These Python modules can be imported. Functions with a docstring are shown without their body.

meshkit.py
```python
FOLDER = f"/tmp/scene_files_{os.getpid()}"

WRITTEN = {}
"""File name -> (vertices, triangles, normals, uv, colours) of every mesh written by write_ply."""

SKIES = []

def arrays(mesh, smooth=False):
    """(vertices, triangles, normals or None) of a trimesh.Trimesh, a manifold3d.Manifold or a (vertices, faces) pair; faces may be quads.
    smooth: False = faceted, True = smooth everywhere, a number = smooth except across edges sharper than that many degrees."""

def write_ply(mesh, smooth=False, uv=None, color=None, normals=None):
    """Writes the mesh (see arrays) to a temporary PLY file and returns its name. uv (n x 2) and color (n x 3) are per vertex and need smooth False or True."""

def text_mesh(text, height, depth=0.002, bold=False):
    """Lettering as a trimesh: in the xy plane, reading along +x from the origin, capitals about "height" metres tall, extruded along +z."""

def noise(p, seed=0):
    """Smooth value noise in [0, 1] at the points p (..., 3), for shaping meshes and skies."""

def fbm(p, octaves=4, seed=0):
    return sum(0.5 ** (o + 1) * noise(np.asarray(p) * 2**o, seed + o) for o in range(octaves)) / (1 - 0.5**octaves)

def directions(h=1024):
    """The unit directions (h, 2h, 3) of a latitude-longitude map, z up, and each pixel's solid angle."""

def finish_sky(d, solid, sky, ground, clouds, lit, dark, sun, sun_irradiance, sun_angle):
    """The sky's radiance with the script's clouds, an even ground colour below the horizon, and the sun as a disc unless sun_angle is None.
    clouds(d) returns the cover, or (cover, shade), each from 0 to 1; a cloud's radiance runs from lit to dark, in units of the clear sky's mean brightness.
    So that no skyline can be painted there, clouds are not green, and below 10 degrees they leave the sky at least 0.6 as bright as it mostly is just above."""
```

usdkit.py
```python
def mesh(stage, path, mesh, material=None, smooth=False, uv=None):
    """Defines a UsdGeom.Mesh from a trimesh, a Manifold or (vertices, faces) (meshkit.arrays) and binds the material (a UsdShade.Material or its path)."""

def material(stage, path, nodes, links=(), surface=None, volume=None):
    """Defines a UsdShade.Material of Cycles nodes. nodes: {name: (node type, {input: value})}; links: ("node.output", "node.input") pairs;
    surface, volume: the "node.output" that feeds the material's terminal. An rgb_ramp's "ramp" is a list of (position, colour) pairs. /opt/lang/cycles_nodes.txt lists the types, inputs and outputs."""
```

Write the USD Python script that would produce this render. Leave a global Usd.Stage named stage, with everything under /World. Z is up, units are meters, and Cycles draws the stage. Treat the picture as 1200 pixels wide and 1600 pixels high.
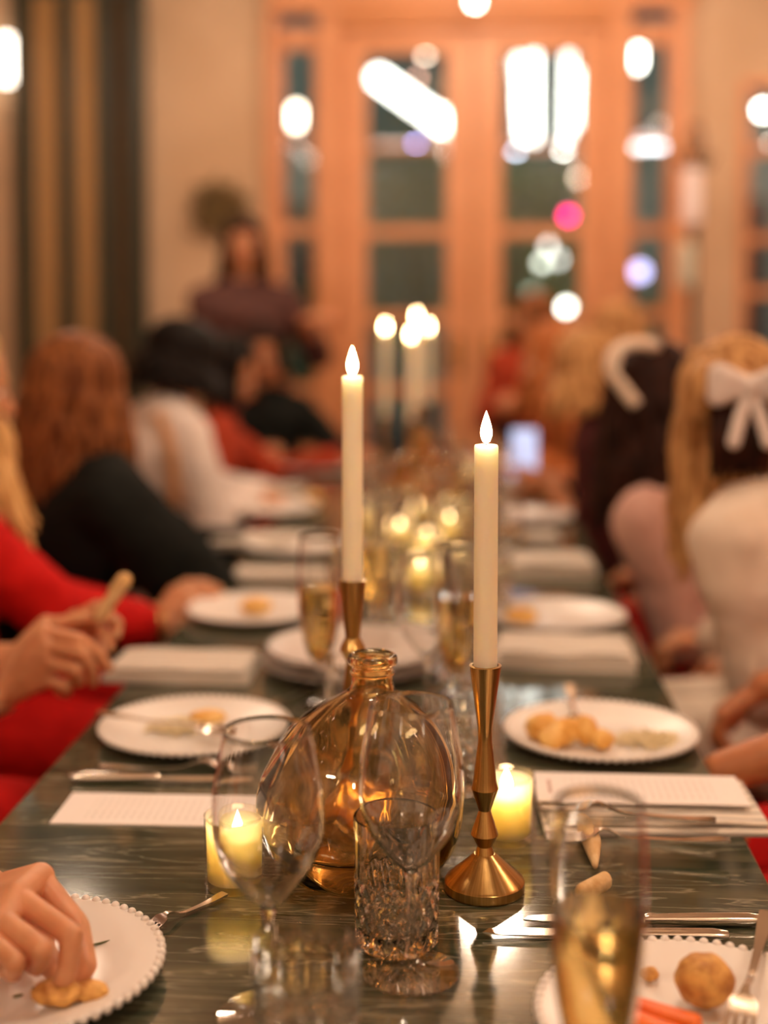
import math, random
import numpy as np, trimesh, manifold3d as m3
from shapely.geometry import Polygon, Point, box as sbox
from shapely.ops import unary_union
from scipy.spatial.transform import Rotation
import usdkit, meshkit
from pxr import Usd, UsdGeom, UsdLux, UsdShade, Gf, Sdf

random.seed(7); np.random.seed(7)
stage = Usd.Stage.CreateInMemory()
UsdGeom.SetStageUpAxis(stage, 'Z'); UsdGeom.SetStageMetersPerUnit(stage, 1.0)
UsdGeom.Xform.Define(stage, '/World'); UsdGeom.Scope.Define(stage, '/World/Looks')
V = lambda *a: np.array(a, float)
PI = math.pi

# ------------------------------------------------------------------ camera
F_PX, YAW, PITCH, EYE = 2100.0, math.radians(3.5), math.radians(3.0), V(0, 0, 1.35)
PPY = 482.4+F_PX*math.tan(PITCH)      # the optical axis meets the picture here: the lens is shifted down
c_f = V(-math.sin(YAW)*math.cos(PITCH), math.cos(YAW)*math.cos(PITCH), -math.sin(PITCH))
c_r = V(math.cos(YAW), math.sin(YAW), 0); c_u = np.cross(c_r, c_f)
cam = UsdGeom.Camera.Define(stage, '/World/camera')
cam.CreateFocalLengthAttr(50.0); cam.CreateHorizontalApertureAttr(50.0*1200/F_PX); cam.CreateVerticalApertureAttr(50.0*1600/F_PX)
cam.CreateVerticalApertureOffsetAttr(-50.0*(800-PPY)/F_PX); cam.CreateFStopAttr(1.6); cam.CreateFocusDistanceAttr(1.33); cam.CreateExposureAttr(0.06)
cam.CreateClippingRangeAttr(Gf.Vec2f(0.05, 200))
M = Gf.Matrix4d(*[float(x) for row in ([*c_r, 0], [*c_u, 0], [*-c_f, 0], [*EYE, 1]) for x in row])
cam.AddTransformOp().Set(M)

def ray(px, py): return c_f + c_r*(px-600)/F_PX - c_u*(py-PPY)/F_PX
def on_table(px, py, z=.7503):
    d = ray(px, py); return EYE + d*((z-EYE[2])/d[2])
def at(px, py, y):
    d = ray(px, py); return EYE + d*(y/d[1])

# ------------------------------------------------------------------ light levels
LAMP = (1.0, .765, .56)          # warm room lamps
LAMP_POWER = 92.0
FLAME = (1.0, .64, .32); FLAME_POWER = 60.0
dome = UsdLux.DomeLight.Define(stage, '/World/night_sky'); dome.CreateIntensityAttr(.03); dome.CreateColorAttr(Gf.Vec3f(.35, .5, .7))

# ------------------------------------------------------------------ materials
MATS = {}
def mat(name, nodes, links=(), surface='p.BSDF', volume=None):
    if name not in MATS: MATS[name] = usdkit.material(stage, '/World/Looks/'+name, nodes, links, surface=surface, volume=volume)
    return MATS[name]
def plain(name, col, rough=.5, **kw):
    return mat(name, {'p': ('principled_bsdf', {'base_color': col, 'roughness': rough, **kw})})
def varied(name, c1, c2, scale=8, rough=.5, bump=0., bscale=None, stretch=(1,1,1), detail=3, distortion=0., lo=.35, hi=.65, **kw):
    n = {'t': ('texture_coordinate', {}), 'm': ('mapping', {'scale': stretch}), 'n': ('noise_texture', {'scale': scale, 'detail': detail, 'distortion': distortion}),
         'r': ('rgb_ramp', {'ramp': [(lo, c1), (hi, c2)]}), 'p': ('principled_bsdf', {'roughness': rough, **kw})}
    l = [('t.object', 'm.vector'), ('m.vector', 'n.vector'), ('n.fac', 'r.fac'), ('r.color', 'p.base_color')]
    if bump:
        n['b'] = ('bump', {'strength': bump, 'distance': .004}); n['n2'] = ('noise_texture', {'scale': bscale or scale*6, 'detail': 4})
        l += [('m.vector', 'n2.vector'), ('n2.fac', 'b.height'), ('b.normal', 'p.normal')]
    return mat(name, n, l)
def emit(name, col, s): return mat(name, {'e': ('emission', {'color': col, 'strength': s})}, surface='e.emission')

glass = plain('clear_glass', (1, 1, 1), 0., transmission_weight=1., ior=1.5)
crystal = plain('cut_crystal', (.99, .98, .96), .0, transmission_weight=1., ior=1.54)
amber = plain('amber_glass', (1., .79, .45), .0, transmission_weight=1., ior=1.5)
wine = plain('pale_gold_wine', (.97, .72, .28), 0., transmission_weight=1., ior=1.34)
def thin_glass(name, tint, lo, hi):
    return mat(name, {'f': ('layer_weight', {'blend': .35}), 'mr': ('map_range', {'from_min': 0., 'from_max': 1., 'to_min': lo, 'to_max': hi}), 't': ('transparent_bsdf', {'color': tint}), 'g': ('glossy_bsdf', {'roughness': .02, 'color': (1, 1, 1)}), 'x': ('mix_closure', {})},
               [('f.facing', 'mr.value'), ('mr.result', 'x.fac'), ('t.BSDF', 'x.closure1'), ('g.BSDF', 'x.closure2')], surface='x.closure')
pane_m = thin_glass('window_glass', (.96, .98, .96), .04, .5)
cup_m = thin_glass('thin_cup_glass', (.98, .97, .95), .02, .45)
brass = mat('brushed_brass', {'t': ('texture_coordinate', {}), 's': ('separate_xyz', {}), 'g': ('math', {'math_type': 'arctan2'}), 'm': ('math', {'math_type': 'multiply', 'value2': 9.}), 'w': ('noise_texture', {'dimensions': '1D', 'scale': 1.0, 'detail': 4}),
             'r': ('rgb_ramp', {'ramp': [(.3, (.42, .26, .085)), (.7, (.60, .41, .16))]}), 'p': ('principled_bsdf', {'metallic': 1., 'roughness': .24, 'anisotropic': .6})},
             [('t.object', 's.vector'), ('s.y', 'g.value1'), ('s.x', 'g.value2'), ('g.value', 'm.value1'), ('m.value', 'w.w'), ('w.fac', 'r.fac'), ('r.color', 'p.base_color')])
gold = plain('polished_gold', (.86, .60, .25), .15, metallic=1.)
steel = plain('silver_cutlery', (.80, .74, .66), .16, metallic=1.)
wax = plain('ivory_wax', (.92, .80, .60), .42, subsurface_weight=.6, subsurface_radius=(1., .55, .25), subsurface_scale=.012)
votive_wax = plain('honey_wax', (.96, .62, .27), .35, subsurface_weight=1., subsurface_radius=(1., .8, .55), subsurface_scale=.014)
flame_m = emit('candle_flame', FLAME, FLAME_POWER)
wick_m = plain('charred_wick', (.03, .02, .015), .9)
china = plain('white_china', (.80, .76, .72), .32)
card = mat('menu_card', {'t': ('texture_coordinate', {}), 's': ('separate_xyz', {}),
    'w': ('wave_texture', {'bands_direction': 'x', 'scale': 34., 'distortion': 0., 'detail': 0.}), 'm': ('mapping', {'scale': (1., 420., 1.)}), 'm2': ('mapping', {'scale': (110., 1., 1.)}), 'n': ('noise_texture', {'scale': 1., 'detail': 1}), 'n3': ('white_noise_texture', {}),
    'gt': ('math', {'math_type': 'greater_than', 'value2': .62}), 'g2': ('math', {'math_type': 'greater_than', 'value2': .5}), 'mu': ('math', {'math_type': 'multiply'}),
    'ax': ('math', {'math_type': 'absolute'}), 'ay': ('math', {'math_type': 'absolute'}), 'lx': ('math', {'math_type': 'less_than', 'value2': .088}), 'ly': ('math', {'math_type': 'less_than', 'value2': .036}), 'mm': ('math', {'math_type': 'multiply'}), 'm4': ('math', {'math_type': 'multiply'}), 'm5': ('math', {'math_type': 'multiply', 'value2': .30}),
    'x': ('mix', {'color1': (.84, .79, .77), 'color2': (.30, .25, .24)}), 'p': ('principled_bsdf', {'roughness': .6})},
    [('t.object', 'w.vector'), ('t.object', 'm.vector'), ('m.vector', 'n.vector'), ('w.fac', 'gt.value1'), ('n.fac', 'g2.value1'), ('gt.value', 'mu.value1'), ('g2.value', 'mu.value2'), ('t.object', 's.vector'), ('s.x', 'ax.value1'), ('s.y', 'ay.value1'), ('ax.value', 'lx.value1'), ('ay.value', 'ly.value1'), ('lx.value', 'mm.value1'), ('ly.value', 'mm.value2'), ('mu.value', 'm4.value1'), ('mm.value', 'm4.value2'), ('m4.value', 'm5.value1'), ('m5.value', 'x.fac'), ('x.color', 'p.base_color')])
ink = plain('rust_ink', (.42, .20, .15), .7)
linen = mat('striped_linen', {'t': ('texture_coordinate', {}), 'w': ('wave_texture', {'bands_direction': 'y', 'scale': 14., 'distortion': .3}), 'r': ('rgb_ramp', {'ramp': [(.0, (.70, .64, .56)), (.80, (.70, .64, .56)), (.92, (.36, .33, .29))]}), 'n': ('noise_texture', {'scale': 300., 'detail': 2}), 'b': ('bump', {'strength': .25, 'distance': .001}), 'p': ('principled_bsdf', {'roughness': .85})},
    [('t.object', 'w.vector'), ('w.fac', 'r.fac'), ('r.color', 'p.base_color'), ('t.object', 'n.vector'), ('n.fac', 'b.height'), ('b.normal', 'p.normal')])
stone = mat('green_marble', {'t': ('texture_coordinate', {}), 'rot': ('mapping', {'rotation': (0, 0, .10), 'scale': (1.1, 9., 1.)}), 'n': ('noise_texture', {'scale': 3.2, 'detail': 7, 'roughness': .62, 'distortion': .9}),
    'r': ('rgb_ramp', {'ramp': [(.28, (.014, .022, .013)), (.45, (.036, .046, .028)), (.60, (.078, .078, .045)), (.72, (.14, .125, .075))]}),
    'm2': ('mapping', {'rotation': (0, 0, .22), 'scale': (1.6, 12., 1.)}), 'v': ('noise_texture', {'scale': 2.1, 'detail': 5, 'distortion': 1.6}), 'vr': ('rgb_ramp', {'ramp': [(.475, (0, 0, 0)), (.497, (.38, .38, .38)), (.52, (0, 0, 0))]}),
    'x': ('mix', {'color2': (.42, .38, .28)}), 'p': ('principled_bsdf', {'roughness': .085, 'ior': 1.55, 'specular_ior_level': .6})},
    [('t.object', 'rot.vector'), ('rot.vector', 'n.vector'), ('n.fac', 'r.fac'), ('t.object', 'm2.vector'), ('m2.vector', 'v.vector'), ('v.fac', 'vr.fac'), ('vr.color', 'x.fac'), ('r.color', 'x.color1'), ('x.color', 'p.base_color')])
iron = plain('black_iron', (.02, .02, .02), .45)
skin = varied('warm_skin', (.52, .235, .115), (.62, .30, .16), 30, .45, subsurface_weight=.25, subsurface_radius=(1, .35, .2), subsurface_scale=.008)
skin_dark = varied('tan_skin', (.44, .17, .07), (.52, .21, .09), 30, .45, subsurface_weight=.25, subsurface_radius=(1, .35, .2), subsurface_scale=.008)
nail_m = plain('nail', (.78, .48, .38), .25)
eye_m = plain('eye_white', (.8, .75, .7), .2); iris_m = plain('iris', (.05, .025, .012), .15); lip_m = plain('lips', (.45, .12, .09), .4)
def hairmat(name, a, b): return varied(name, a, b, 60, .5, stretch=(1, 1, .08), specular_ior_level=.12)
blonde = hairmat('blonde_hair', (.52, .28, .09), (.78, .50, .22)); auburn = hairmat('auburn_hair', (.09, .026, .010), (.33, .125, .040)); darkhair = hairmat('dark_brown_hair', (.007, .003, .002), (.040, .011, .006))
blackhair = hairmat('black_hair', (.004, .003, .003), (.012, .007, .005)); honey = hairmat('honey_hair', (.26, .105, .035), (.62, .36, .15)); copper = hairmat('copper_hair', (.30, .08, .02), (.52, .19, .06))
def cloth(name, a, b=None, rough=.85, bump=.5): return varied(name, a, b or tuple(x*.8 for x in a), 14, rough, bump=bump, bscale=220, specular_ior_level=.15)
red_knit = cloth('red_wool', (.62, .012, .010), (.48, .008, .008)); black_wool = cloth('black_wool', (.008, .010, .009)); white_cotton = cloth('white_cotton', (.78, .70, .66)); rust = cloth('rust_cloth', (.40, .05, .02)); cream_knit = cloth('cream_wool', (.82, .71, .60), (.74, .62, .50))
pink_knit = cloth('dusty_pink_wool', (.66, .42, .36), (.54, .32, .27)); maroon = cloth('maroon_cloth', (.055, .010, .010)); orange_cloth = cloth('burnt_orange_cloth', (.55, .17, .05)); denim = cloth('dark_denim', (.03, .035, .05)); olive = cloth('olive_cloth', (.22, .13, .04)); plum = varied('patterned_plum', (.045, .012, .012), (.10, .03, .02), 35, .8)
tan_strap = plain('tan_leather', (.55, .28, .12), .5)
red_leather = varied('red_velvet', (.36, .022, .012), (.50, .045, .022), 5, .6, sheen_weight=.3)
oak = varied('dark_oak', (.06, .028, .012), (.12, .06, .028), 4, .5, stretch=(1, 12, 1))
peach_paint = varied('peach_paint', (.57, .235, .095), (.63, .275, .12), 3, .45)
plaster = varied('warm_plaster', (.50, .33, .20), (.58, .40, .26), 1.6, .85, bump=.25, bscale=40)
plaster_pink = varied('pink_plaster', (.55, .31, .20), (.62, .37, .25), 1.6, .85, bump=.25, bscale=40)
ceil_m = varied('ceiling_plaster', (.34, .22, .13), (.40, .26, .16), 2, .9)
green_paint = plain('dark_green_paint', (.015, .022, .012), .4)
bronze_glass = varied('bronze_film_glass', (.26, .145, .055), (.36, .20, .08), 2, .12, stretch=(1, 1, .2), specular_ior_level=.8)
leaf = mat('leaf', {'t': ('object_info', {}), 'p': ('principled_bsdf', {'base_color': (.06, .13, .03), 'roughness': .5}), 'tr': ('translucent_bsdf', {'color': (.10, .2, .04)}), 'x': ('mix_closure', {'fac': .35})}, [('p.BSDF', 'x.closure1'), ('tr.BSDF', 'x.closure2')], surface='x.closure')
bark = plain('bark', (.08, .05, .03), .9)
asphalt = plain('asphalt', (.04, .04, .04), .8)
teal_wall = varied('teal_render', (.16, .25, .23), (.26, .34, .31), 1.5, .8)
olive_leaf = plain('olive_leaf', (.20, .20, .07), .6)

# ------------------------------------------------------------------ scene-graph helpers
COUNT = {}
def numbered(base):
    k = COUNT.get(base, -1) + 1; COUNT[base] = k
    return base if k == 0 else f'{base}_{k:03d}'
def tag(pr, label=None, cat=None, group=None, kind=None):
    pr = pr.GetPrim() if hasattr(pr, 'GetPrim') else pr
    for k, v in (('label', label), ('category', cat), ('group', group), ('kind', kind)):
        if v: pr.SetCustomDataByKey(k, v)
    return pr
def thing(name, label, cat, loc=(0, 0, 0), rotz=0., group=None, kind=None, quat=None):
    x = UsdGeom.Xform.Define(stage, '/World/'+numbered(name)); place(x, loc, rotz, quat)
    return tag(x, label, cat, group, kind)
def place(x, loc, rotz=0., quat=None):
    x.AddTranslateOp().Set(Gf.Vec3d(*map(float, loc)))
    if quat is not None: x.AddOrientOp().Set(Gf.Quatf(float(quat[3]), *map(float, quat[:3])))
    elif rotz: x.AddRotateZOp().Set(math.degrees(rotz))
def obj(name, mesh, m, parent=None, smooth=35, label=None, **kw):
    base = str(parent.GetPath()) if parent is not None else '/World'
    n = numbered(base+'/'+name).rpartition('/')[2] if parent is not None else numbered(name)
    p = usdkit.mesh(stage, base+'/'+n, mesh, m, smooth=smooth).GetPrim()
    tag(p, label, **kw)
    return p
def struct(name, mesh, m, parent=None, label=None, smooth=False):
    return obj(name, mesh, m, parent, smooth, label, **({} if parent is not None else {'kind': 'structure'}))
def struct_x(name, label):
    x = UsdGeom.Xform.Define(stage, '/World/'+numbered(name)); return tag(x, label, kind='structure')
def dup(src, loc, label, rotz=0., group=None, quat=None):
    d = src.GetCustomData(); base = src.GetName()
    while base[-4:-3] == '_' and base[-3:].isdigit(): base = base[:-4]
    r = thing(base, label, d['category'], loc, rotz, group or d.get('group'), quat=quat)
    r.GetReferences().AddInternalReference(src.GetPath()); r.SetInstanceable(True)
    return r

# ------------------------------------------------------------------ mesh helpers
cat = trimesh.util.concatenate
def bx(x0, x1, y0, y1, z0, z1, b=0.):
    m = trimesh.creation.box((x1-x0, y1-y0, z1-z0)) if not b else rbox(x1-x0, y1-y0, z1-z0, b)
    m.apply_translation(((x0+x1)/2, (y0+y1)/2, (z0+z1)/2)); return m
ICO1 = trimesh.creation.icosphere(1).vertices; ICO2 = trimesh.creation.icosphere(2).vertices
def rbox(sx, sy, sz, r):
    r = min(r, sx/2.01, sy/2.01, sz/2.01)
    pts = np.vstack([ICO1*r + V(a*(sx/2-r), b*(sy/2-r), c*(sz/2-r)) for a in (-1, 1) for b in (-1, 1) for c in (-1, 1)])
    return to_tri(m3.Manifold.hull_points(pts))
def to_tri(man):
    q = man.to_mesh(); return trimesh.Trimesh(q.vert_properties[:, :3], q.tri_verts, process=False)
def lathe(profile, n=64):
    """profile: closed list of (r, z), outside going up then inside going down."""
    p = np.array(profile, float); k = len(p); a = np.linspace(0, 2*PI, n, endpoint=False)
    v = np.stack([np.outer(np.cos(a), p[:, 0]), np.outer(np.sin(a), p[:, 0]), np.broadcast_to(p[:, 1], (n, k))], -1).reshape(-1, 3)
    f = []
    for i in range(n):
        j = (i+1) % n
        for q in range(k-1):
            a0, a1, b0, b1 = i*k+q, i*k+q+1, j*k+q, j*k+q+1
            if p[q, 0] > 1e-9: f.append((a0, b0, b1) if p[q+1, 0] <= 1e-9 else (a0, b0, a1))
            if p[q+1, 0] > 1e-9:
                if p[q, 0] > 1e-9: f.append((b0, b1, a1))
                else: f.append((a0, b1, a1))
    t = trimesh.Trimesh(v, np.array(f), process=False); t.merge_vertices(); return t
def spline(pts, n):
    from scipy.interpolate import PchipInterpolator
    p = np.array(pts, float); d = np.r_[0, np.cumsum(np.linalg.norm(np.diff(p, axis=0), axis=1))]
    t = np.linspace(0, d[-1], n); return np.stack([PchipInterpolator(d, p[:, k])(t) for k in range(p.shape[1])], 1)
def tube(pts, radii, sides=8, flat=1.):
    p = np.asarray(pts, float); r = np.broadcast_to(np.asarray(radii, float), (len(p),))
    t = np.gradient(p, axis=0); t /= np.linalg.norm(t, axis=1, keepdims=True)+1e-12
    ref = V(0, 0, 1) if abs(t[:, 2]).mean() < .8 else V(1, 0, 0)
    a = np.cross(t, ref); a /= np.linalg.norm(a, axis=1, keepdims=True)+1e-12; b = np.cross(t, a)
    g = np.arange(sides)*2*PI/sides
    v = (p[:, None] + r[:, None, None]*(np.cos(g)[None, :, None]*a[:, None] + flat*np.sin(g)[None, :, None]*b[:, None])).reshape(-1, 3)
    v = np.vstack([v, p[0], p[-1]]); f = []
    for i in range(len(p)-1):
        for j in range(sides):
            k = (j+1) % sides; f += [(i*sides+j, i*sides+k, (i+1)*sides+k), (i*sides+j, (i+1)*sides+k, (i+1)*sides+j)]
    e = len(p)*sides; o = (len(p)-1)*sides
    for j in range(sides):
        k = (j+1) % sides; f += [(e, k, j), (e+1, o+j, o+k)]
    m = trimesh.Trimesh(v, np.array(f), process=False)
    if m.volume < 0: m.invert()
    return m
def blob(size, seed, rough=.18, freq=2.5, sub=3):
    m = trimesh.creation.icosphere(sub); n = meshkit.fbm(m.vertices*freq+seed*7.3+20, 4, seed)
    m.vertices *= (1-rough+2*rough*n)[:, None]*np.asarray(size); m.apply_translation((0, 0, -m.bounds[0, 2])); return m
def capsule(p, q, r1, r2): return m3.Manifold.hull_points(np.vstack([ICO2*r1+p, ICO2*r2+q]))
def hullof(*sph): return m3.Manifold.hull_points(np.vstack([ICO2*r+np.asarray(c) for c, r in sph]))
def fuse(parts, edge=.014, it=8):
    m = m3.Manifold.batch_boolean(parts, m3.OpType.Add).refine_to_length(edge)
    t = to_tri(m); t.merge_vertices()
    if it: trimesh.smoothing.filter_taubin(t, iterations=it)
    return t
def unit(v): v = np.asarray(v, float); return v/(np.linalg.norm(v)+1e-12)

# ================================================================== ROOM
X0, X1, Y0, YB, ZC = -3.0, 2.7, -2.2, 7.6, 3.25
fl = struct_x('floor', 'dark oak plank floor')
k = 0
for i in range(24):
    x = X0 + i*(X1-X0)/24
    struct('plank', bx(x+.002, x+(X1-X0)/24-.002, Y0, YB+.2, -.03, 0.), oak, fl)
struct('subfloor', bx(X0, X1, Y0, YB+.2, -.08, -.03), oak, fl)
struct('ceiling', bx(X0, X1, Y0, YB+.2, ZC, ZC+.1), ceil_m, label='warm plaster ceiling')
struct('wall_left', bx(X0-.12, X0, Y0, YB+.2, 0, ZC), plaster, label='plaster side wall behind the seated guests')
struct('wall_right', bx(X1, X1+.12, Y0, YB+.2, 0, ZC), plaster_pink, label='pink plaster side wall')
struct('wall_rear', bx(X0, X1, Y0-.12, Y0, 0, ZC), varied('cream_plaster', (.78, .70, .60), (.84, .77, .67), 1.6, .85), label='plaster wall behind the camera')
def X(px): return at(px, 480, YB)[0]
def Z(py): return at(730, py, YB)[2]
wx = [X(430), X(1068)]
W3a, W3b = X(1152), X(1152)+.95
wb = cat([bx(X0, X(236), YB, YB+.16, 0, ZC)] + [bx(X(236), wx[0], YB, YB+.16, 0, ZC), bx(wx[0], wx[1], YB, YB+.16, Z(-15), ZC), bx(wx[1], W3a, YB, YB+.16, 0, ZC), bx(W3a, W3b, YB, YB+.16, 0, Z(560)), bx(W3a, W3b, YB, YB+.16, Z(135), ZC), bx(W3b, X1, YB, YB+.16, 0, ZC)])
struct('wall_back', wb, plaster, label='plaster end wall with French doors')
# door surround
sur = struct_x('trim_1', 'peach painted timber surround of the French doors')
YF = YB-.05
def frame_piece(name, a, b, c, d, par, y0=YF, y1=YB+.10, m=peach_paint): return struct(name, bx(X(a), X(b), y0, y1, Z(d), Z(c), .008), m, par)
Zf = 0.
frame_piece('head_rail', 422, 1076, -20, 20, sur, YF-.04)
frame_piece('head_moulding', 530, 965, 34, 46, sur, YF-.02)
struct('groove', bx(X(500), X(980), YF+.01, YB, Z(34), Z(20)), plain('burnt_orange_paint', (.50, .19, .05), .5), sur)
for a, b in ((418, 436), (500, 532), (948, 980), (1046, 1070)):
    struct('post', bx(X(a), X(b), YF-.01, YB+.12, 0, Z(20)), peach_paint, sur)
def glazed(name, label, a, b, stile, top, rows, kickpy, yb=YB, handle=None):
    """a frame of stiles and rails with one pane of glass per opening. rows: pixel rows of the rails' centres."""
    d = struct_x(name, label); y0, y1 = yb-.01, yb+.045
    za, zt, zk = 0.02, Z(top), Z(kickpy); xa, xb = X(a), X(b); s = stile/F_PX*YB
    for q in ((xa, xa+s), (xb-s, xb)): struct('stile', bx(*q, y0, y1, za, zt, .006), peach_paint, d)
    struct('top_rail', bx(xa+s, xb-s, y0, y1, zt-.12, zt, .006), peach_paint, d)
    struct('bottom_panel', bx(xa+s, xb-s, y0+.012, y1-.012, za, zk, .006), peach_paint, d)
    edges = [zt-.12] + [Z(r) for r in rows] + [zk]
    hb = [.014 if 215 < r < 240 else .032 for r in rows]
    for r, h in zip(rows, hb): struct('glazing_bar', bx(xa+s, xb-s, y0+.006, y1-.006, Z(r)-h, Z(r)+h, .006), peach_paint, d)
    for i in range(len(edges)-1):
        struct('pane', bx(xa+s-.004, xb-s+.004, yb+.014, yb+.020, edges[i+1]+(hb[i] if i < len(edges)-2 else 0), edges[i]-(hb[i-1] if i else 0)), pane_m, d)
    if handle is not None:
        hx = X(handle); struct('door_handle', cat([bx(hx-.02, hx+.02, y0-.012, y0, .98, 1.2, .004), tube([(hx, y0-.01, 1.1), (hx, y0-.055, 1.1), (hx+.10*(1 if handle < 735 else -1)*-1, y0-.055, 1.1)], .009)]), brass, d)
    return d
ROWS = [230, 362, 497, 610]
glazed('door_1', 'peach French door leaf with the diagonal white glow behind it', 532, 739, 42, 48, ROWS, 760, handle=718)
glazed('door_2', 'peach French door leaf with the broad white glow behind it', 741, 948, 42, 48, ROWS, 760, handle=762)
glazed('window_1', 'narrow sidelight beside the plaster wall', 436, 500, 9, 40, [216, 358, 497, 610], 700)
glazed('window_2', 'narrow sidelight on the coat stand side of the doors', 980, 1046, 8, 40, [222, 360, 490, 610], 700)
w3 = struct_x('window_3', 'peach framed window at the edge of the end wall')
for q in ((W3a, W3a+.05), (W3b-.05, W3b), (W3a+.42, W3a+.47)): struct('stile', bx(*q, YB-.03, YB+.05, Z(560), Z(135), .006), peach_paint, w3)
for c in (135, 235, 372, 455, 560): struct('glazing_bar', bx(W3a, W3b, YB-.02, YB+.04, Z(c)-.035, Z(c)+.02, .006), peach_paint, w3)
for q in ((W3a+.05, W3a+.42), (W3a+.47, W3b-.05)): struct('pane', bx(*q, YB+.01, YB+.016, Z(558), Z(137)), pane_m, w3)
# folding door of dark green steel and bronze glass
d3 = struct_x('door_3', 'dark green folding door with tall bronze glass panels')
xs = [X(38), X(68), X(106), X(132), X(164), X(186), X(236)]
for a, b in ((38, 68), (106, 132), (164, 186), (216, 238)): struct('stile', bx(X(a), X(b), YB-.16, YB-.10, .02, ZC-.05, .008), green_paint, d3)
for a, b in ((68, 106), (132, 164), (186, 216)):
    struct('panel', bx(X(a), X(b), YB-.14, YB-.12, .5, ZC-.15), bronze_glass if a < 180 else plain('brown_film_glass', (.045, .028, .014), .15), d3)
    for z0, z1 in ((.02, .5), (ZC-.15, ZC-.05)): struct('rail', bx(X(a), X(b), YB-.155, YB-.105, z0, z1), green_paint, d3)
struct('baseboard_back', cat([bx(X(236), wx[0]-.02, YB-.02, YB, 0, .14), bx(wx[1]+.02, X1, YB-.02, YB, 0, .14)]), peach_paint, label='peach baseboard of the end wall')

# lamps of the room
lamp_m = emit('lamp_diffuser', LAMP, LAMP_POWER)
def ceiling_lamp(x, y, label, r=.12):
    t = thing('pendant_globe', label, 'light', (x, y, ZC))
    obj('globe', trimesh.creation.icosphere(3, r).apply_translation((0, 0, -.30)), lamp_m, t, True)
    obj('ceiling_rose', lathe([(0, -.03), (.05, -.03), (.06, 0), (0, 0)], 32), brass, t); obj('rod', tube([(0, 0, -.02), (0, 0, -.185)], .007), brass, t); obj('cap', lathe([(0, -.205), (.05, -.205), (.035, -.18), (0, -.18)], 32), brass, t)
for x, y, w in ((.12, 6.1, 'round glowing pendant globe before the French doors'), (-.15, 3.6, 'round glowing pendant globe over the middle of the table'), (-.1, 1.2, 'round glowing pendant globe over the near end of the table'), (2.05, 2.3, 'round glowing pendant globe along the pink side wall'), (-1.7, 5.6, 'round glowing pendant globe by the folding door'), (1.7, 5.8, 'round glowing pendant globe by the coat stand'), (-1.55, -1.3, 'round glowing pendant globe at the cream wall, nearer the plaster side'), (1.45, -1.3, 'round glowing pendant globe at the cream wall, nearer the pink side')):
    ceiling_lamp(x, y, w)

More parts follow.
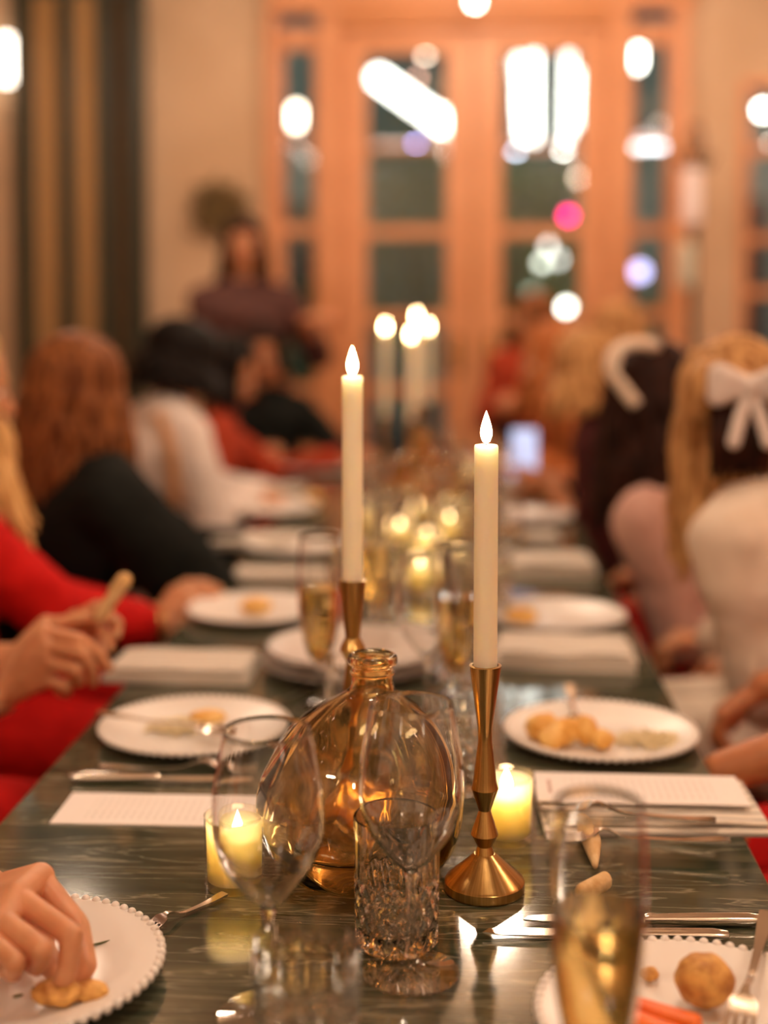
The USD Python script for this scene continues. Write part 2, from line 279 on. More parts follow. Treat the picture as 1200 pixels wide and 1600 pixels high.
# ================================================================== OUTSIDE
struct('street', bx(-12, 12, YB+.2, 26, -.25, -.05), asphalt, label='dark street beyond the doors')
bld = thing('building', 'dark teal building across the street behind the glass doors', 'building', (0, 15, -.05))
obj('wall', bx(-11, 11, 0, .4, 0, 7.5), teal_wall, bld, False)
for i in range(8):
    w = obj('window', bx(-9.2+i*2.3, -8.2+i*2.3, -.06, .02, 1.0, 2.6, .01), plain('dark_window_frame', (.03, .03, .03), .4), bld, False); obj('window_pane', bx(-9.12+i*2.3, -8.28+i*2.3, -.075, -.055, 1.08, 2.52), plain('dark_pane', (.02, .04, .045), .08), w, False)
def leafy(name, label, cat_, c, size, n, m, seed, trunk=True):
    rg = np.random.default_rng(seed); t = thing(name, label, cat_, c)
    d = rg.normal(size=(n, 3)); d /= np.linalg.norm(d, axis=1)[:, None]; p = d*(rg.random((n, 1))**.4)*np.array(size)
    p[:, 2] += size[2]+(.9 if trunk else .05); L = .10
    q = Rotation.random(n, random_state=seed).as_matrix()
    base = np.array([(-.5, 0, 0), (0, -.28, .04), (.5, 0, 0), (0, .28, .04)])*L
    v = (np.einsum('nij,kj->nki', q, base)+p[:, None]).reshape(-1, 3); i = np.arange(n)*4
    f = np.vstack([np.stack([i, i+1, i+2], 1), np.stack([i, i+2, i+3], 1)])
    obj('foliage', trimesh.Trimesh(v, f, process=False), m, t, False, kind='stuff')
    obj('trunk', tube([(0, 0, 0), (.03, 0, .5+.3*trunk), (0, .03, size[2]+.9*trunk)], [.06, .05, .02]), bark, t)
g = at(835, 430, 10.6); leafy('shrub', 'green shrub with small lights behind the lower door panes', 'shrub', (g[0], 10.6, -.05), (.55, .5, .85), 1500, leaf, 3)
g = at(640, 130, 12.2); leafy('street_tree', 'olive street tree behind the diagonal white glow', 'tree', (g[0], 12.2, -.05), (1.0, .8, 1.2), 2200, olive_leaf, 4)
g = at(1010, 460, 10.4); leafy('potted_shrub', 'low dark green shrub behind the sidelight by the coat stand', 'shrub', (g[0], 10.4, -.05), (.3, .3, .75), 700, leaf, 5, False)
g = at(468, 440, 10.4); leafy('hedge_plant', 'dark green hedge plant behind the sidelight by the plaster wall', 'shrub', (g[0], 10.4, -.05), (.35, .3, .8), 700, leaf, 6, False)
for xx, w in ((-5.5, 'white street lamp on the folding door side of the street'), (6.0, 'white street lamp on the coat stand side of the street')):
    t = thing('street_lamp', w, 'street lamp', (xx, 12.6, -.05)); obj('lamp_globe', trimesh.creation.icosphere(2, .2).apply_translation((0, 0, 3.8)), emit('street_lamp_light', (.85, 1., .92), 190.), t, True); obj('post', tube([(0, 0, 0), (0, 0, 3.62)], [.06, .04]), iron, t)
pg = thing('pergola', 'dark timber pergola over the terrace from which the outdoor lights hang', 'pergola', (0, 10.4, -.05))
for yy in (-.75, -.05, .15, .55): obj('beam', bx(-3.2, 3.2, yy-.04, yy+.10, 4.42, 4.55, .01), oak, pg, False)
for xx in (-3.1, 3.1):
    for yy in (-.72, .58): obj('post', bx(xx-.06, xx+.06, yy-.06, yy+.06, 0, 4.42, .01), oak, pg, False)
def hang(label, name, cat_, a, b, y, r, col, s, mname, hull2=None):
    """a lit lamp outside between two picture points at distance y, with a dark fitting."""
    p, q = at(*a, y), at(*b, y); c = (p+q)/2
    t = thing(name, label, cat_, c)
    obj('lamp_glass', fuse([capsule(p-c, q-c, r, r)], .02 if r > .02 else .01, 0), emit(mname, col, s), t)
    obj('fitting', tube([p-c+V(0, r*.6, .0), p-c+V(0, r+.03, .01), q-c+V(0, r+.03, .01), q-c+V(0, r*.6, 0)], .008), iron, t)
    obj('cord', tube([p-c+V(0, r+.03, 0), V(p[0]-c[0], r+.03, 4.4-c[2])], .004, 5), iron, t)
    return t
WHITE = (1, .97, .90)
hang('long diagonal white glowing tube outside the French door', 'neon_tube', 'lamp', (592, 122), (692, 192), 10.5, .075, WHITE, 9., 'diagonal_tube_light')
for i, (a, b, lb, r) in enumerate((((811, 96), (818, 212), 'slanted white glowing light column outside the second French door', .04), ((834, 80), (834, 216), 'white glowing light column in the middle of the bright cluster', .035), ((888, 88), (886, 214), 'white glowing light column at the outer edge of the bright cluster', .03), ((901, 112), (898, 196), 'short white light column against the door stile', .022))):
    hang(lb, 'light_column', 'lamp', a, b, 10.5, r, WHITE, 9., 'white_column_light')
hang('dim pinkish light strip behind the diagonal glow', 'awning_light', 'light', (590, 229), (716, 229), 10.9, .028, (1, .72, .62), 2.2, 'pink_strip_light')
hang('dim pinkish light strip below the broad white glow', 'awning_light', 'light', (778, 230), (912, 230), 10.9, .026, (1, .72, .62), 1.6, 'pink_strip_light_dim')
hang('bright white light strip across the sidelight by the coat stand', 'awning_light', 'light', (988, 224), (1046, 224), 10.9, .04, (.95, .93, 1.), 8., 'cool_strip_light')
DOTS = [((665, 83), (1, .72, .55), 12, .040, 'warm bulb above the diagonal white glow'), ((652, 122), (1, .5, .38), 4, .035, 'dim pink bulb just over the diagonal white glow'), ((707, 156), (1, .45, .25), 3.5, .035, 'dim orange bulb at the lower end of the diagonal glow'),
        ((650, 228), (.45, .40, 1), 9, .042, 'violet blue bulb under the diagonal white glow'), ((697, 230), (1, .8, .75), 5, .04, 'pale bulb beside the violet bulb'), ((806, 232), (.72, .8, 1), 12, .042, 'bluish white bulb under the broad white glow'), ((880, 230), (1, .97, .9), 14, .05, 'bright white bulb under the broad white glow'),
        ((995, 84), (1, .93, .85), 12, .05, 'tall white lamp at the top of the sidelight by the coat stand'), ((463, 182), (1, .80, .62), 9, .055, 'warm white lamp behind the sidelight by the plaster wall'),
        ((888, 337), (1, .0, .16), 10, .044, 'vivid pink bulb in front of the door stile'), ((885, 480), (1, .98, .88), 9, .05, 'bright white bulb low in the shrub'), ((858, 385), (1, .92, .85), 3, .05, 'hazy white bulb high in the shrub'), ((848, 412), (.95, 1, .85), 3.5, .055, 'hazy greenish bulb in the middle of the shrub'),
        ((872, 405), (1, .97, .9), 3.5, .045, 'hazy white bulb beside the middle of the shrub'), ((830, 455), (.75, .95, .75), 2., .05, 'faint green bulb low in the shrub'), ((1000, 424), (.62, .55, 1), 3.2, .075, 'pale violet lamp behind the sidelight by the coat stand'),
        ((1192, 172), (1, .97, .9), 14, .055, 'white bulb outside the window at the edge of the end wall'), ((1205, 230), (1, .9, .8), 6, .05, 'white bulb lower outside the window at the edge of the end wall'), ((912, 95), (.98, 1, .9), 10, .03, 'white bulb at the top of the bright cluster')]
for i, (p, col, s, r, lb) in enumerate(DOTS):
    y = 9.6 if i == 9 else 10.3
    if i == 9: pass
    a = (p[0], p[1]-(16 if i == 7 else 10 if i == 8 else 0)); b = (p[0], p[1]+(16 if i == 7 else 10 if i == 8 else .5))
    hang(lb, 'garden_bulb', 'light', a, b, y, r*.75, col, s*1.6, f'bulb_light_{i}')

# ================================================================== ROOM DECOR
# wreath
c = at(345, 328, YB); wr = thing('wreath', 'round olive wreath on the plaster wall behind the standing woman', 'wreath', (c[0], YB-.05, c[2]))
rg = np.random.default_rng(11)
obj('ring', trimesh.creation.torus(.10, .03, transform=trimesh.transformations.rotation_matrix(PI/2, (1, 0, 0))), bark, wr)
sp = []
for i in range(420):
    a = rg.random()*2*PI; r = .10+rg.normal()*.035; s = trimesh.creation.icosphere(0, .02); s.apply_scale((1.4, .5, .6)); s.apply_transform(trimesh.transformations.rotation_matrix(rg.random()*6.28, rg.normal(size=3))); s.apply_translation((r*math.cos(a), -.01+rg.normal()*.02, r*math.sin(a))); sp.append(s)
obj('leaves', cat(sp), plain('dry_olive_leaf', (.16, .10, .03), .7), wr, False, kind='stuff')
# sconce by folding door
c = at(20, 100, YB); sc = thing('wall_sconce', 'white glowing wall sconce beside the folding door', 'lamp', (c[0], YB-.10, c[2]))
obj('shade', fuse([hullof(((0, 0, .09), .05), ((0, 0, -.07), .055))], .02, 2), emit('sconce_light', (1, .86, .70), 9.), sc); obj('bracket', cat([bx(-.03, .03, .06, .10, -.08, .08, .005), tube([(0, .08, -.02), (0, .03, -.12)], .01)]), brass, sc)
# small pendant bulb near the top of the door surround
c = at(742, 2, 7.0); pb = thing('pendant_bulb', 'small pink glowing bulb hanging before the door surround', 'lamp', c)
obj('bulb', fuse([hullof(((0, 0, 0), .03), ((0, 0, .04), .015))], .012, 2), emit('pendant_light', (1, .74, .6), 30.), pb); obj('cord', tube([(0, 0, .05), (0, 0, max(ZC-c[2], .25))], .004), iron, pb)
for i in range(14):
    x = (-1.75, 1.75)[i % 2]; y = .3+(i//2)*.82
    dup(pb, (x, y, 3.0), 'small pink bulb under the ceiling by the '+('plaster' if i % 2 == 0 else 'pink')+' wall, '+('beside the near plates', 'beside the menu cards', 'beside the stacked platters', 'beside the dark haired guests', 'beside the distant amber bottle', 'beside the table end', 'by the French doors')[i//2], group='string of bulbs under the ceiling')
# coat stand
c = at(1083, 480, 7.2); cs = thing('coat_stand', 'dark coat stand with a brown knob by the end wall', 'coat stand', (c[0], 7.2, 0))
zt = at(1083, 215, 7.2)[2]
obj('pole', tube([(0, 0, .03), (0, 0, zt-.08)], .02, 12), iron, cs); obj('knob', fuse([hullof(((0, 0, zt-.06), .05), ((0, 0, zt+.04), .04))], .02, 2), plain('brown_wood', (.20, .08, .02), .4), cs)
for a in range(3): obj('foot', tube([(0, 0, .12), (.2*math.cos(a*2.1), .2*math.sin(a*2.1), .02)], .018), iron, cs)
for a in range(4): obj('hook', tube([(0, 0, zt-.14), (.08*math.cos(a*1.57+.4), .08*math.sin(a*1.57+.4), zt-.16), (.12*math.cos(a*1.57+.4), .12*math.sin(a*1.57+.4), zt-.09)], .009), iron, cs)
def hanging(label, name, px, p0, p1, w, m):
    z0, z1 = at(px, p1, 7.05)[2], at(px, p0, 7.05)[2]; x = at(px, 400, 7.05)[0]
    me = rbox(w, .05, z1-z0, .025).subdivide().subdivide(); n = meshkit.fbm(me.vertices*V(30, 1, 4)+9, 2, 3)-.5; me.vertices[:, 1] += n*.05
    me.apply_translation((0, 0, (z1-z0)/2)); o = obj(name, me, m, None, 40, label, cat=None) if False else None
    t = thing(name, label, name.replace('_', ' '), (x, 7.05, z0)); obj('cloth', me, m, t, 40); obj('loop', tube([(0, 0, z1-z0-.01), (.0, .03, z1-z0+.05), (.03, .08, z1-z0+.05)], .006), tan_strap, t)
hanging('pale lilac scarf hanging from the coat stand', 'scarf', 1080, 262, 352, .10, plain('lilac_cloth', (.72, .62, .62), .8))
hanging('pale green grey towel hanging below the scarf', 'towel', 1072, 378, 450, .085, plain('sage_cloth', (.52, .50, .40), .8))

# ================================================================== TABLE
TX0, TX1, TY0, TY1, TT = -.543, .318, .55, 5.35, .75
tb = thing('dining_table', 'long dining table with a dark green veined stone top', 'table')
obj('tabletop', bx(TX0, TX1, TY0, TY1, TT-.03, TT, .003), stone, tb, 30)
obj('apron', bx(TX0+.10, TX1-.10, TY0+.1, TY1-.1, TT-.10, TT-.0305), oak, tb, False)
for y in (1.0, 3.0, 4.9):
    obj('pedestal', bx(-.16, -.06, y-.3, y+.3, .04, TT-.10, .01), oak, tb); obj('foot', bx(-.40, .18, y-.32, y+.32, 0, .045, .01), oak, tb)

# ---- chairs
SEATS_L = [1.13, 1.86, 2.50, 3.04, 4.02, 4.80]; SEATS_R = [1.86, 2.55, 3.25, 4.0, 4.75]
def chair(label, loc, rz):
    t = thing('dining_chair', label, 'chair', loc, rz, 'red velvet chairs around the table')
    obj('seat', bx(-.22, .24, -.23, .23, .36, .46, .035), red_leather, t); b = bx(-.28, -.21, -.23, .23, .50, .92, .03); obj('backrest', b, red_leather, t)
    for sx in (-.20, .20):
        for sy in (-.19, .19): obj('leg', tube([(sx, sy, .37), (sx*1.1, sy*1.05, 0)], [.02, .014]), oak, t)
    for sy in (-.17, .17): obj('back_post', tube([(-.20, sy, .38), (-.245, sy, .70)], .014), oak, t)
    return t
who = ['the guest reaching into the near plate', 'the guest holding a breadstick', 'the woman in red', 'the woman in black', 'the guest in white', 'the guest in rust']
whr = ['the guest with a bare arm on the table edge', 'the blonde woman in cream', 'the dark haired woman in pink', 'the guest holding up the phone', 'the copper haired guest']
ch0 = None
for ys, x, rz, ws in ((SEATS_L, -.98, 0., who), (SEATS_R, .74, PI, whr)):
    for y, w in zip(ys, ws):
        lb = 'red velvet dining chair under '+w
        if ch0 is None: ch0 = chair(lb, (x, y, 0), rz)
        else: dup(ch0, (x, y, 0), lb, rz)

# ---- taper candles and candlesticks
def flame_mesh(h=.034, r=.0062):
    return lathe([(0, 0), (r*.62, h*.08), (r*.95, h*.25), (r, h*.36), (r*.86, h*.52), (r*.55, h*.72), (r*.22, h*.9), (0, h)], 20)
def taper(label, loc, L, r=.0122):
    t = thing('taper_candle', label, 'candle', loc)
    obj('candle_body', lathe([(0, 0), (r*.98, 0), (r, .01), (r, L-.002), (r*.93, L), (r*.72, L+.0005), (r*.5, L-.0035), (0, L-.0045)], 40), wax, t)
    obj('wick', tube([(0, 0, L-.006), (0, 0, L+.006)], .0009, 6), wick_m, t)
    f = flame_mesh(); f.apply_translation((0, 0, L+.001)); obj('flame', f, flame_m, t, True)
    return t
def candlestick(label, loc, prof, H):
    t = thing('candlestick', label, 'candlestick', loc)
    base = lathe([(0, 0), (.0405, 0), (.0415, .002), (.0415, .010), (.0400, .0125), (.0105, .0385), (0, .0385)], 64); obj('base', base, brass, t, 25)
    p = [(0, .037), (.0105, .037)] + prof + [(.0135, H), (.0125, H-.012), (0, H-.012)]
    obj('stem', lathe(p, 48), brass, t, 25)
    return t
H1 = at(757, 1052, 1.333)[2]-.75
pz = lambda py: at(757, py, 1.333)[2]-.75+.0
PR = [(.0075, pz(1341)), (.0142, pz(1322)), (.0062, pz(1284)), (.0140, pz(1249)), (.0122, pz(1238)), (.0072, pz(1172)), (.0078, pz(1150)), (.0165, H1-.0005)]
c = on_table(757, 1390); candlestick('brushed brass candlestick standing by the rounded foot of the amber bottle', c, PR, H1)
L1 = at(755, 700, 1.333)[2]-(.75+H1-.0115); taper('lit ivory taper candle in the shorter brass candlestick', (c[0], c[1], .75+H1-.0115), L1)
yl = 1.555; cl = V(at(551, 950, yl)[0], yl, .7503); H2 = at(550, 906, yl)[2]-.75
pl = lambda py: at(550, py, yl)[2]-.75
PRL = [(.0075, .043), (.0145, .057), (.0065, .083), (.0150, .115), (.0115, pl(1120)), (.0125, pl(1090)), (.0075, pl(1034)), (.0150, pl(1016)), (.0142, pl(1010)), (.0085, pl(996)), (.0165, H2-.0005)]
candlestick('tall brushed brass candlestick rising behind the amber bottle', cl, PRL, H2)
taper('lit ivory taper candle standing tallest behind the amber bottle', (cl[0], cl[1], .75+H2-.0115), at(549, 588, yl)[2]-(.75+H2-.0115))
for px, py, y, lb, hs in ((602, 508, 4.25, 'alone beside the trio of blurred candles', .26), (651, 492, 4.45, 'tallest of the blurred trio by the distant amber bottle', .28), (642, 520, 4.22, 'lowest of the blurred trio by the distant amber bottle', .25), (669, 508, 4.7, 'hindmost of the blurred trio by the distant amber bottle', .27)):
    p = at(px, py, y); zt = p[2]
    candlestick('blurred brass candlestick, candle '+lb, (p[0], y, .7503), [(.0075, .043), (.014, .06), (.0065, .085), (.014, .115), (.0075, .19), (.0165, hs-.0005)], hs)
    taper('lit ivory taper candle '+lb, (p[0], y, .75+hs-.0115), zt-(.75+hs-.0115)-.02)

# ---- amber bottles
def bottle(label, loc, seed, s=1.):
    t = thing('amber_bottle', label, 'bottle', loc)
    out = spline([(.0, .004), (.062, .0), (.080, .008), (.101, .038), (.1085, .072), (.1060, .104), (.095, .138), (.075, .170), (.050, .193), (.033, .205), (.0255, .211), (.0225, .217)], 60)
    neck = [(.0215, .224), (.0215, .238), (.0225, .241), (.0255, .243), (.0262, .247), (.0255, .251), (.0235, .2535), (.0205, .2535)]
    inn = [(.0188, .250), (.0185, .222)] + [(max(r-.0028, .0), z+(.004 if z < .05 else -.0015)) for r, z in out[::-1][1:-1]] + [(0, .008)]
    n0 = len(out)+len(neck)
    prof = [(0, .004)] + [tuple(q) for q in out[1:]] + neck + inn
    m = lathe(prof, 96)
    a = np.arctan2(m.vertices[:, 1], m.vertices[:, 0]); r = np.hypot(m.vertices[:, 0], m.vertices[:, 1])
    rin = np.interp(m.vertices[:, 2], out[6:, 1], out[6:, 0])-.0016; w = np.clip((r-.03)/.07, 0, 1)*(r > rin)
    dr = w*(.0022*np.sin(9*a+1.5*np.sin(m.vertices[:, 2]*30)+seed) + .0035*(meshkit.noise(np.stack([np.cos(a)*1.6+5, np.sin(a)*1.6+5, m.vertices[:, 2]*14], 1), seed)-.5))
    m.vertices[:, 0] += dr*np.cos(a); m.vertices[:, 1] += dr*np.sin(a); m.apply_scale((s, s, s*.905)); m.vertices[:, 0] += .014*np.clip((m.vertices[:, 2]-.05)/.15, 0, 1)**2
    obj('bottle_body', m, amber, t, True)
    obj('neck_ring', trimesh.creation.torus(.0222*s, .0016*s, transform=trimesh.transformations.translation_matrix((.0135, 0, .232*s*.905))), amber, t, True)
    return t
bottle('round amber glass bottle with a short collared neck behind the wine glasses', (-.112, 1.405, .7503), 3, 1.02)
bottle('blurred amber glass bottle standing among the distant candles', (-.14, 3.95, .7503), 5, 1.05)

# ---- glasses
def wine_glass_parts(t):
    zb = .098
    foot = [(0, 0), (.0425, 0), (.044, .0012), (.0432, .0024), (.030, .0042), (.012, .0085), (.0055, .016), (.0040, .03), (.0038, .06), (.0042, zb-.014), (.0068, zb-.004), (0, zb-.001)]
    out = spline([(.0, zb-.0025), (.0080, zb-.0005), (.026, zb+.017), (.0415, zb+.042), (.0475, zb+.068), (.0468, zb+.092), (.0420, zb+.122), (.0368, zb+.150)], 36)
    inn = [(max(r-.0011, 0), z+(.0012 if z < zb+.05 else 0)) for r, z in out[::-1]]
    obj('foot', lathe([(0, 0)]+foot[1:6]+[(.0055, .0155), (0, .0155)], 56), cup_m, t, 40); obj('stem', lathe([(0, .0157), (.0054, .0157)]+foot[7:-1]+[(0, zb-.0032)], 40), glass, t, 40)
    top = [tuple(q) for q in out]+[(out[-1][0]-.0005, out[-1][1]+.0006)]+[tuple(q) for q in inn[:-1]]+[(0, zb+.003)]
    obj('bowl', lathe(top, 72), glass, t, True)
def wine_glass(label, loc): t = thing('wine_glass', label, 'wine glass', loc, group=None); wine_glass_parts(t); return t
w1 = on_table(420, 1588); w2 = on_table(642, 1520)
wg0 = wine_glass('large empty wine glass beside the votive, in front of the left menu card'.replace('left ', ''), w1)
dup(wg0, w2, 'large empty wine glass standing before the cut crystal tumbler')
def flute(label, loc, s=1., fill=.185):
    t = thing('champagne_flute', label, 'champagne flute', loc)
    st = [(0, 0), (.031, 0), (.0325, .0012), (.0315, .0024), (.018, .004), (.006, .010), (.0038, .022), (.0036, .055), (.006, .064), (0, .066)]
    out = spline([(0, .064), (.008, .066), (.019, .080), (.0275, .110), (.0325, .150), (.0335, .185), (.0322, .225), (.0300, .258)], 30)
    inn = [(max(r-.0011, 0), z+(.0015 if z < .1 else 0)) for r, z in out[::-1]]
    obj('stem', lathe(st, 48), glass, t, 40); obj('bowl', lathe([tuple(q) for q in out]+[tuple(q) for q in inn[:-1]]+[(0, .068)], 56), glass, t, True)
    wr_ = [(max(r-.0013, 0), z+.002) for r, z in out if z < fill]; 
    obj('wine', lathe([(0, .0695)]+wr_[2:]+[(wr_[-1][0], fill), (0, fill)], 48), wine, t, 40)
    return t
cf = at(933, 1600, .925); fl0 = flute('blurred flute of golden sparkling wine at the very front', (cf[0], .925, .7503), fill=.180)
def tumbler_mesh():
    n, H, R = 144, .122, .0415; a = np.arange(n)*2*PI/n; zs = np.linspace(.004, H, 62)
    rows = [(np.zeros(1))]
    def rad(zz, aa):
        r = R*(.955+.045*zz/H); k = 16
        if zz > .066:
            return r-.0011*np.abs(np.sin(k*aa/2))**.7*np.clip((H-.010-zz)/.01, 0, 1)-.0004*(zz > .066)
        u = (aa*k/(2*PI)); q = (zz-.008)/.029
        d1 = np.abs(((u+q) % 1)-.5)*2; d2 = np.abs(((u-q) % 1)-.5)*2
        cut = np.maximum(np.clip((d1-.55)/.45, 0, 1), np.clip((d2-.55)/.45, 0, 1)); fine = .25*np.abs(np.sin(3*k*aa/2+zz*900))
        return r-.0026*cut-.0009*fine*(cut < .05)
    v, f = [], []
    for z in zs: r = rad(z, a); v += [(r[i]*math.cos(a[i]), r[i]*math.sin(a[i]), z) for i in range(n)]
    k = len(zs)
    ring = [(R-.0016, H+.0012), (R-.0030, H), (R-.0034, .060), (R-.0040, .020), (R-.008, .0125)]
    for r, z in ring: v += [(r*math.cos(q), r*math.sin(q), z) for q in a]
    v += [(R*.86*math.cos(q), R*.86*math.sin(q), 0.) for q in a]
    k2 = k+len(ring)
    for i in range(k2-1):
        for j in range(n):
            q = (j+1) % n; f += [(i*n+j, i*n+q, (i+1)*n+q), (i*n+j, (i+1)*n+q, (i+1)*n+j)]
    b = k2*n
    for j in range(n):
        q = (j+1) % n; f += [(b+j, b+q, q), (b+j, q, j)]
    v += [(0, 0, .0125), (0, 0, .0022)]; c0, c1 = len(v)-2, len(v)-1
    for j in range(n):
        q = (j+1) % n; f += [((k2-1)*n+j, (k2-1)*n+q, c0), (b+q, b+j, c1)]
    return trimesh.Trimesh(np.array(v), np.array(f), process=False)
def tumbler(label, loc):
    t = thing('crystal_tumbler', label, 'tumbler', loc); obj('tumbler_body', tumbler_mesh(), crystal, t, 18); return t
ct = V(on_table(620, 1470)[0], 1.243, .7503); tm0 = tumbler('cut crystal tumbler behind the stem of a wine glass, before the amber bottle', ct)
cb = at(478, 1480, .985); dup(tm0, (cb[0], .985, .7503), 'blurred cut crystal tumbler at the very front edge of the table view', .3)

# glassware further along the table
rg = np.random.default_rng(21)
for x, y, lb in ((-.055, 1.93, 'in the middle of the table before the stacked platters'), (-.135, 2.62, 'past the stacked platters on the white shirt side'), (-.02, 2.50, 'past the stacked platters in the middle of the table'), (.07, 2.72, 'past the stacked platters on the phone side'), (-.22, 3.15, 'beside the distant amber bottle on the white shirt side'), (.02, 3.10, 'in the middle, before the distant amber bottle'), (.10, 3.45, 'beside the distant amber bottle on the phone side'), (-.09, 2.95, 'amid the bright votives'), (-.05, 4.05, 'past the distant amber bottle')):
    dup(wg0, (x, y, .7503), 'blurred empty wine glass '+lb, rg.random()*6)
fs = [(at(500, 1040, 2.0)[0], 2.0, 'half full of gold wine before the stacked platters', -1), (at(714, 1040, 1.95)[0], 1.95, 'of gold wine beside the shorter candle', 1), (.045, 2.95, 'of gold wine far down the table on the phone side', 1), (-.16, 2.35, 'of gold wine beyond the stacked platters', -1), (-.02, 3.35, 'of gold wine in front of the distant amber bottle', 0)]
for x, y, lb, _ in fs: dup(fl0, (x, y, .7503), 'blurred champagne flute '+lb, rg.random()*6)
for x, y, lb in ((-.150, 1.80, 'just behind the amber bottle on the slaw plate side'), (-.010, 1.66, 'just behind the amber bottle on the shorter candle side'), (.050, 2.62, 'past the stacked platters on the phone side'), (-.19, 2.80, 'past the stacked platters on the white shirt side'), (-.03, 2.80, 'between the bright votives'), (.06, 3.25, 'before the distant amber bottle on the phone side'), (-.27, 3.55, 'beside the distant amber bottle')):
    dup(tm0, (x, y, .7503), 'blurred cut crystal tumbler '+lb, rg.random()*6)

# ---- votives
def votive(label, loc):
    t = thing('votive_candle', label, 'candle', loc); R, H, w = .0315, .076, .0016
    obj('glass_cup', lathe([(0, 0), (R*.90, 0), (R*.93, .002), (R, H-.001), (R-w*.5, H), (R-w, H-.001), (R*.93-w, .008), (0, .007)], 48), cup_m, t, 40)
    obj('wax', lathe([(0, .0075), (R*.925-w, .0085), (R*.975-w, .068), (R*.93-w, .0695), (R*.74, .067), (R*.58, .058), (R*.50, .049), (0, .0475)], 40), votive_wax, t, 40)
    obj('wick', tube([(0, 0, .047), (.0004, 0, .058)], .0008, 6), wick_m, t)
    f = flame_mesh(.028, .0068); f.apply_translation((0, 0, .0525)); obj('flame', f, emit('votive_flame', FLAME, 60.), t, True)
    return t
vc = on_table(366, 1383); vt0 = votive('lit votive candle in a clear cup beside the big wine glass', vc)
v2 = V(.047, 1.50, .7503); dup(vt0, v2, 'lit votive candle in a clear cup behind the shorter brass candlestick')
for x, y, lb in ((-.10, 2.80, 'nearest past the stacked platters'), (-.005, 2.92, 'by the flutes on the phone side'), (-.16, 3.30, 'on the white shirt side of the crystal tumblers'), (-.045, 3.42, 'in the middle of the glassware'), (-.28, 3.52, 'nearest the guest in white'), (-.135, 3.62, 'just before the distant amber bottle'), (.02, 3.66, 'on the phone side of the distant amber bottle'), (.04, 4.5, 'at the far end of the table'), (-.09, 3.16, 'among the wine glasses')):
    lb = 'blurred lit votive candle, '+lb
    dup(vt0, (x, y, .7503), lb)

# ---- plates
def plate_parts(t, R=.1325, beads=70):
    obj('plate_body', lathe([(0, .0), (R*.55, 0), (R*.60, .002), (R*.97, .0155), (R*.985, .0185), (R*.955, .0190), (R*.66, .0072), (R*.56, .0052), (0, .0050)], 96), china, t, 40)
    s = trimesh.creation.icosphere(1, R*.034); bs = []
    for i in range(beads):
        a = i*2*PI/beads; q = s.copy(); q.apply_translation((R*.985*math.cos(a), R*.985*math.sin(a), .0178)); bs.append(q)
    obj('beaded_rim', cat(bs), china, t, True)
p1 = V(-.402, 1.150, .7503); p2 = V(*on_table(305, 1150)); p3 = V(*on_table(938, 1158)); p4 = V(.192, 1.095, .7503)
pl0 = thing('beaded_plate', 'white beaded plate under the reaching hand', 'plate', p1, group='white beaded dinner plates'); plate_parts(pl0)
for c, lb in ((p2, 'white beaded plate with slaw and a spoon, above the menu card by the votive'), (p3, 'white beaded plate with golden roast pieces and slaw'), (p4, 'white beaded plate with the round fritter and carrot sticks')): dup(pl0, c, lb, .1)
for (px, py, lb) in ((400, 962, 'blurred white plate in front of the woman in red'), (868, 972, 'blurred white plate beyond the napkin pile of the blonde woman'), (425, 800, 'blurred white plate in front of the guest in white'), (820, 812, 'blurred white plate by the phone holding guest'), (470, 860, 'blurred white plate near the woman in black'), (500, 735, 'blurred white plate in front of the guest in rust'), (780, 730, 'blurred white plate in front of the copper haired guest')):
    dup(pl0, on_table(px, py), lb, .2)
stk = on_table(548, 1045)
plat = None
for i in range(3):
    lb = 'grey white serving platter, '+('lowest of the stack', 'middle one of the stack', 'topmost of the stack')[i]+' behind the amber bottle'
    c = stk+V(.004*i, -.003*i, .012*i)
    if plat is None:
        plat = thing('serving_platter', lb, 'platter', c, group='stacked serving platters')
        R = .148; obj('platter_body', lathe([(0, 0), (R*.6, 0), (R*.66, .002), (R, .017), (R*.995, .0195), (R*.96, .019), (R*.66, .0075), (0, .0065)], 80), plain('stoneware', (.62, .58, .54), .25), plat, 40)
        obj('rim_band', trimesh.creation.torus(R*.985, .0022, transform=trimesh.transformations.translation_matrix((0, 0, .0185))), plain('grey_glaze', (.28, .26, .24), .3), plat, True)
    else: dup(plat, c, lb, .5*i)

# ---- food
fried = varied('golden_crust', (.42, .17, .035), (.78, .44, .12), 60, .6, bump=.6, bscale=150); roast = varied('roast_gold', (.72, .36, .06), (.90, .62, .22), 40, .45, bump=.4, bscale=120); bread = varied('bread_crust', (.62, .36, .13), (.82, .60, .32), 40, .75, bump=.5, bscale=160)
carrot = varied('carrot', (.80, .12, .012), (.88, .20, .03), 40, .35, bump=.2); slaw_m = plain('pale_slaw', (.80, .68, .42), .4); herb = plain('green_herb', (.10, .11, .03), .6)
def food(name, label, cat_, loc, mesh, m, rotz=0., group=None, extra=None):
    t = thing(name, label, cat_, loc, rotz, group); obj('piece_body' if extra is None else extra[0], mesh, m, t, True)
    return t
q = on_table(95, 1572, .757); food('fritter', 'torn golden fritter under the pinching fingers', 'food', (q[0]-.004, q[1]+.004, .7565), cat([blob((.022, .016, .010), 3), *(lambda b: (b.apply_translation((.026, .008, 0)), b)[1:])(blob((.016, .012, .008), 5))]), fried)
for px, py, r, lb in ((28, 1556, .5, 'dark green herb bit by the rim of the near plate'), (57, 1545, -.2, 'dark green herb bit nearer the torn fritter')): q = on_table(px, py, .7575); food('herb_bit', lb, 'herb', q-V(0, 0, .001), blob((.005, .0015, .0012), 2, sub=1), herb, r, 'herb bits on the near plate')
